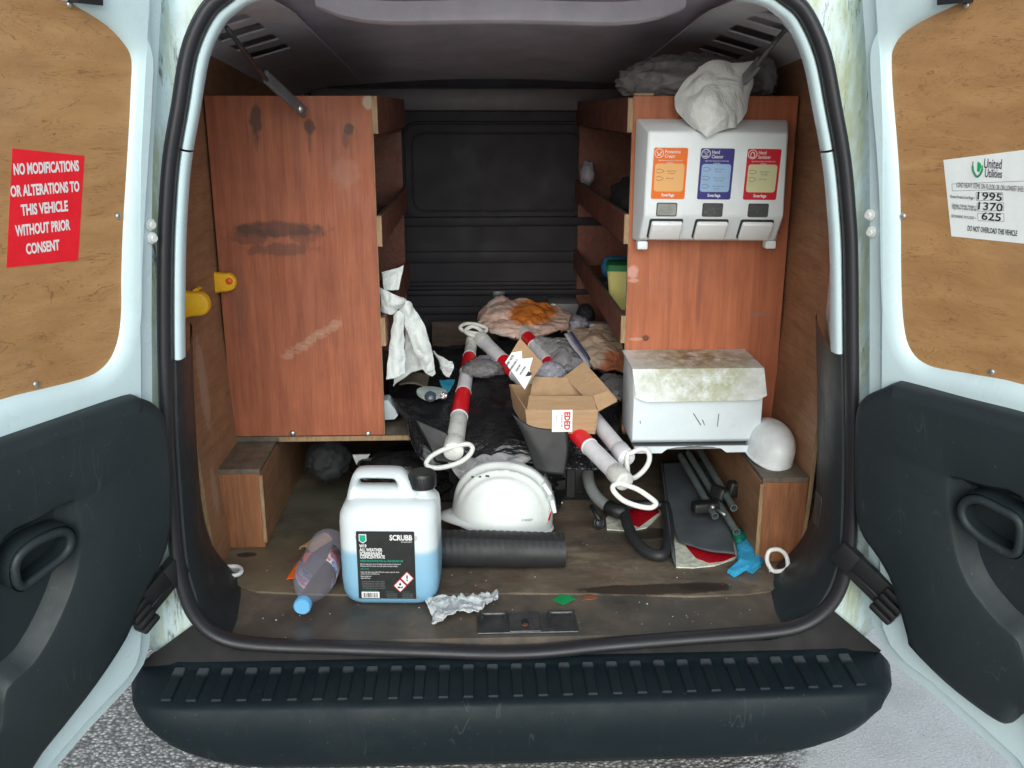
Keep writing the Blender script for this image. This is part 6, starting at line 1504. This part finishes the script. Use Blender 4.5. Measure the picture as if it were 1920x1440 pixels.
# spade handle
sp_ = thing('spade_handle', (0.3403, 0.4579, 0.5585), 'black D shaped grip on a bent grey tube lying on the floor', 'spade')
bm = B(); tube(bm, catmull([(0.2300, 0.7039, 0.6400), (0.2232, 0.6541, 0.6300), (0.2263, 0.6082, 0.6150), (0.2410, 0.5712, 0.6000), (0.2630, 0.5360, 0.5920)], 6), .0150, 14); obj('shaft', bm, 'grey_pipe', sp_, True)
bm = B(); tube(bm, catmull([(0.2608, 0.5393, 0.5920), (0.2793, 0.5205, 0.5900), (0.2972, 0.5180, 0.5880)], 4), .0185, 14); obj('socket', bm, 'black', sp_, True)
bm = B(); tube(bm, catmull([(0.2985, 0.5439, 0.5880), (0.2968, 0.4626, 0.5820), (0.3026, 0.3870, 0.5760), (0.3200, 0.3296, 0.5740), (0.3472, 0.3071, 0.5740), (0.3695, 0.3420, 0.5750), (0.3872, 0.4142, 0.5780), (0.3993, 0.4897, 0.5820), (0.4057, 0.5577, 0.5860)], 5), .0132, 14); obj('grip', bm, 'rubber', sp_, True)
bm = B(); tube(bm, catmull([(0.2985, 0.5439, 0.5880), (0.3501, 0.5604, 0.5900), (0.4057, 0.5577, 0.5860)], 5), .0105, 12); obj('cross_bar', bm, 'black', sp_, True)
kn = thing('castor', (0.2347, 0.4921, 0.5585), 'small black castor wheel on the floor beside the hard hat', 'castor')
q = Matrix.Translation((0.2323, 0.4867, 0.5750)) @ Matrix.Rotation(math.radians(75), 4, 'X') @ Matrix.Rotation(.5, 4, 'Y')
bm = B(); tube(bm, [q @ V((.0135 * math.cos(t), .0135 * math.sin(t), 0)) for t in [2 * math.pi * k / 20 for k in range(20)]], .0035, 8, True); obj('tyre', bm, 'black', kn, True)
bm = B(); lathe(bm, [(.0095, -.003), (.0095, .003), (.004, .005), (.0001, .005)], 12, q); obj('hub', bm, 'dark_steel', kn, True, angle=40)
bm = B(); tube(bm, [(0.2310, 0.4688, 0.5900), (0.2148, 0.5091, 0.6100)], .005, 8); obj('fork', bm, 'black', kn, True)
def bars(pts, label, bolts):
    a, b = V(pts[0]), V(pts[1]); T = thing('black_bracket', (a.x, a.y, .5585), label, 'bracket')
    m = frame((a + b) / 2, b - a, (0, 0, 1)); L = (b - a).length / 2
    bm = B(); box(bm, -L, L, -.004, .004, -.011, .011, .002, 2, m); obj('bar', bm, 'black', T, True, angle=40)
    for s in bolts:
        bm = B(); z_ = (m.to_3x3() @ V((0, 0, 1))); z_ = z_ if z_.y < 0 else -z_
        disc_cap(bm, a.lerp(b, s) + z_ * .011, z_, .0048, .004); obj('bolt', bm, 'steel', T, True)
    return T
bars([(0.1369, 0.5935, 0.5720), (0.1747, 0.7167, 0.6000)], 'black bracket bar with two bright bolts behind the hard hat', (.15, .68))
bars([(0.2013, 0.6586, 0.5800), (0.2237, 0.7059, 0.6200)], 'black bracket bar with bright bolts beside the bent grey tube', (.35, .62))
# blue cloth on the wheel box corner
bm = B(); pts = [(0.4824, 0.2442, 0.5720), (0.5144, 0.2761, 0.5720), (0.5281, 0.3367, 0.5720), (0.5357, 0.3697, 0.5720), (0.5623, 0.3943, 0.5720), (0.5676, 0.3685, 0.5720), (0.5677, 0.3298, 0.5720), (0.5760, 0.3079, 0.5720), (0.5615, 0.2666, 0.5720), (0.5355, 0.2372, 0.5720), (0.5292, 0.2525, 0.5720), (0.4941, 0.2263, 0.5720)]
prism(bm, [V((p[0], p[1], .5600)) for p in pts], (0, 0, .013), .004, 2)
for v in bm.verts: v.co.z = max(.5590, v.co.z + .006 * mnoise.noise(v.co * 40))
b2 = [(0.5295, 0.2953, 0.5660), (0.5604, 0.3369, 0.5660), (0.5782, 0.3308, 0.5660), (0.5777, 0.3041, 0.5660), (0.5651, 0.2732, 0.5660), (0.5382, 0.2413, 0.5660), (0.5278, 0.2542, 0.5660)]
prism(bm, [V((p[0], p[1], .5590)) for p in b2], (0, 0, .008), .003, 2)
bmesh.ops.triangulate(bm, faces=bm.faces[:]); bmesh.ops.subdivide_edges(bm, edges=[e for e in bm.edges if e.calc_length() > .012], cuts=2, use_grid_fill=True)
for v in bm.verts: v.co += V((mnoise.noise(v.co * 70), mnoise.noise(v.co * 70 + V((3, 0, 0))), abs(mnoise.noise(v.co * 55)) * 1.6)) * .0032
bc = tag(obj('blue_cloth', bm, 'cyan', None, True, angle=50), 'bright blue foam cloth dropped by the ends of the steel tubes', 'cloth')
bm = B(); patch(bm, [[(0.5339, 0.4380, 0.5850), (0.5344, 0.4121, 0.5900), (0.5492, 0.4284, 0.5850)], [(0.5333, 0.3957, 0.5800), (0.5403, 0.3761, 0.5850), (0.5654, 0.4032, 0.5800)], [(0.5332, 0.3656, 0.5740), (0.5445, 0.3624, 0.5780), (0.5692, 0.3927, 0.5740)]], 5, 5, .004, 60., 3., .003)
tag(obj('green_rag', bm, 'teal', None, True), 'dark green rag under the steel tube by the blue cloth', 'rag')
# ================================================================== yellow hooks on the left
def tongue(pts, y, t, label):
    bm = B(); c = [V(p) for p in pts]; prism(bm, catmull(c, 3, True), (0, -t, 0), .006, 3)
    T = thing('yellow_hook', (c[0].x, y, min(p.z for p in c)), label, 'hook'); obj('tongue', bm, 'yellow', T, True, angle=40)
    return T
h1 = tongue([(-0.6701, 0.3450, 1.1693), (-0.6417, 0.3450, 1.1713), (-0.6201, 0.3450, 1.1700), (-0.6089, 0.3450, 1.1610), (-0.6047, 0.3450, 1.1465), (-0.6080, 0.3450, 1.1330), (-0.6187, 0.3450, 1.1241), (-0.6463, 0.3450, 1.1210), (-0.6752, 0.3450, 1.1155)], .345, .022, 'yellow plastic hook fixed to the brown side liner')
h2 = tongue([(-0.6810, 0.5900, 1.1759), (-0.6710, 0.5900, 1.1795), (-0.6618, 0.5900, 1.1733), (-0.6402, 0.5900, 1.1695), (-0.6232, 0.5900, 1.1694), (-0.6129, 0.5900, 1.1606), (-0.6090, 0.5900, 1.1482), (-0.6151, 0.5900, 1.1332), (-0.6290, 0.5900, 1.1271), (-0.6513, 0.5900, 1.1247), (-0.6727, 0.5900, 1.1174), (-0.6817, 0.5900, 1.1262), (-0.6812, 0.5900, 1.1462)], .590, .016, 'yellow plastic hook with a screw on the plywood end panel')
bm = B(); disc_cap(bm, (-0.6231, 0.5740, 1.1523), (0, -1, 0), .008, .006, 10); obj('screw', bm, 'orange_s', h2, True)
bm = B(); tube(bm, [(-0.6418, 0.3600, 1.1685), (-0.6563, 0.4500, 1.1590), (-0.6782, 0.5750, 1.1339)], .004, 8); obj('link', bm, 'yellow', h1, True)
# ================================================================== goods on the shelves
bm = B(); R_ = [[(0.4341, 0.5500, 1.6192), (0.4544, 0.5500, 1.6325), (0.4800, 0.5500, 1.6347), (0.5225, 0.5500, 1.6282), (0.5514, 0.5500, 1.6337)], [(0.4039, 0.5550, 1.5905), (0.4287, 0.5200, 1.5918), (0.4634, 0.5050, 1.5893), (0.5120, 0.5150, 1.5918), (0.5565, 0.5500, 1.5950)], [(0.3797, 0.5550, 1.5548), (0.4134, 0.5050, 1.5564), (0.4538, 0.4800, 1.5518), (0.5062, 0.5050, 1.5521), (0.5490, 0.5500, 1.5503)], [(0.3901, 0.5400, 1.5187), (0.4132, 0.4850, 1.5190), (0.4460, 0.4620, 1.5126), (0.4915, 0.4850, 1.5190), (0.5351, 0.5350, 1.5210)], [(0.4159, 0.5050, 1.4878), (0.4243, 0.4750, 1.4851), (0.4402, 0.4620, 1.4743), (0.4725, 0.4750, 1.4872), (0.5160, 0.5100, 1.4943)]]
patch(bm, R_, 14, 14, .0055, 19., 3.7, .0015, True); pb = thing('paper_bag', (0.4512, 0.5000, 1.4811), 'pale paper bag slumped over the top of the soap dispenser', 'bag'); obj('bag_front', bm, 'paper', pb, True)
bag('dust_sheet', (0.4638, 0.7400, 1.5884), (.165, .12, .062), 'film_back', 'dull polythene heaped on top of the shelf unit behind the paper bag', 'polythene', .22, 2.7, 6., 5, 1.5625)
bag('dust_sheet', (0.6176, 0.7200, 1.5952), (.030, .08, .055), 'film_back', 'end of dull polythene beside the paper bag against the liner', 'polythene', .2, 4.7, 6., 4, 1.5625)
tubT = thing('margarine_tub', (.350, .985, 1.0005), 'pale yellow tub with green lid on the lower shelf', 'tub')
q = Matrix.Translation((.352, .985, 1.0005)) @ Matrix.Rotation(-.15, 4, 'Z')
def rr4(w, d, z, r=.012):
    L = []
    for sx, sy, a0 in ((1, 1, 0), (-1, 1, 90), (-1, -1, 180), (1, -1, 270)):
        for k in range(5):
            a = math.radians(a0 + 90 * k / 4); L.append(q @ V((sx * (w / 2 - r) + r * math.cos(a), sy * (d / 2 - r) + r * math.sin(a), z)))
    return L
bm = B(); rings_to_mesh(bm, [rr4(.072, .072, 0), rr4(.095, .095, .112)]); obj('tub_body', bm, 'yellow_tub', tubT, True, angle=40)
bm = B(); rings_to_mesh(bm, [rr4(.099, .099, .108), rr4(.100, .100, .124), rr4(.094, .094, .126)]); obj('lid', bm, 'green_lid', tubT, True, angle=40)
bb_ = thing('blue_flask', (.335, 1.15, 1.0005), 'shiny blue plastic flask lying behind the yellow tub', 'flask')
q = Matrix.Translation((.31, 1.16, 1.085)) @ Matrix.Rotation(math.pi / 2, 4, 'Y'); bm = B(); lathe(bm, [(.0001, 0), (.018, .003), (.030, .012), (.033, .03), (.033, .10), (.02, .12)], 20, q); obj('flask_body', bm, 'blue_pl', bb_, True)
bm = B(); box(bm, .31, .42, 1.11, 1.21, 1.0005, 1.050, .006, 2); obj('holder', bm, 'dark_bag', bb_, True, angle=40)
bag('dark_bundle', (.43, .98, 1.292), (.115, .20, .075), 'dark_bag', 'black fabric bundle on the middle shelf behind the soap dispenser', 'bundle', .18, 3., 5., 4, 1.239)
bag('blue_wrapper', (.312, 1.56, 1.33), (.022, .03, .035), 'film_lilac', 'crumpled bluish wrapper on the shelf rail beside the bulkhead', 'wrapper', .4, 5., 9., 3)
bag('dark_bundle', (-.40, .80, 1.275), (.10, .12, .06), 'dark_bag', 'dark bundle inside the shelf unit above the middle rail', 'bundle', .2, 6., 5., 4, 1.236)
# ---- odds and ends under the base board on the left
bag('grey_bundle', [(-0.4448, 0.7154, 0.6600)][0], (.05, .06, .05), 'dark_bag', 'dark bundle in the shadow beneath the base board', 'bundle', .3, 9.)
bm = B(); prism(bm, [V(p) for p in [(-0.3818, 0.7200, 0.6706), (-0.3363, 0.7200, 0.6715), (-0.3510, 0.7200, 0.6511), (-0.3733, 0.7200, 0.6440)]], (0, .004, 0)); tag(obj('white_scrap', bm, 'rag', None), 'white paper scrap in the shadow beneath the base board', 'scrap')
bag('black_sack', [(-0.2459, 0.7046, 0.6200)][0], (.12, .10, .06), 'black_sheet', 'black sack slumped on the floor behind the jerrycan', 'sack', .3, 12., 7., 4, .5588)
bag('black_sack', [(0.0307, 0.6942, 0.6200)][0], (.13, .07, .055), 'black_sheet', 'black sack on the floor behind the white hard hat', 'sack', .3, 14., 7., 4, .5588)
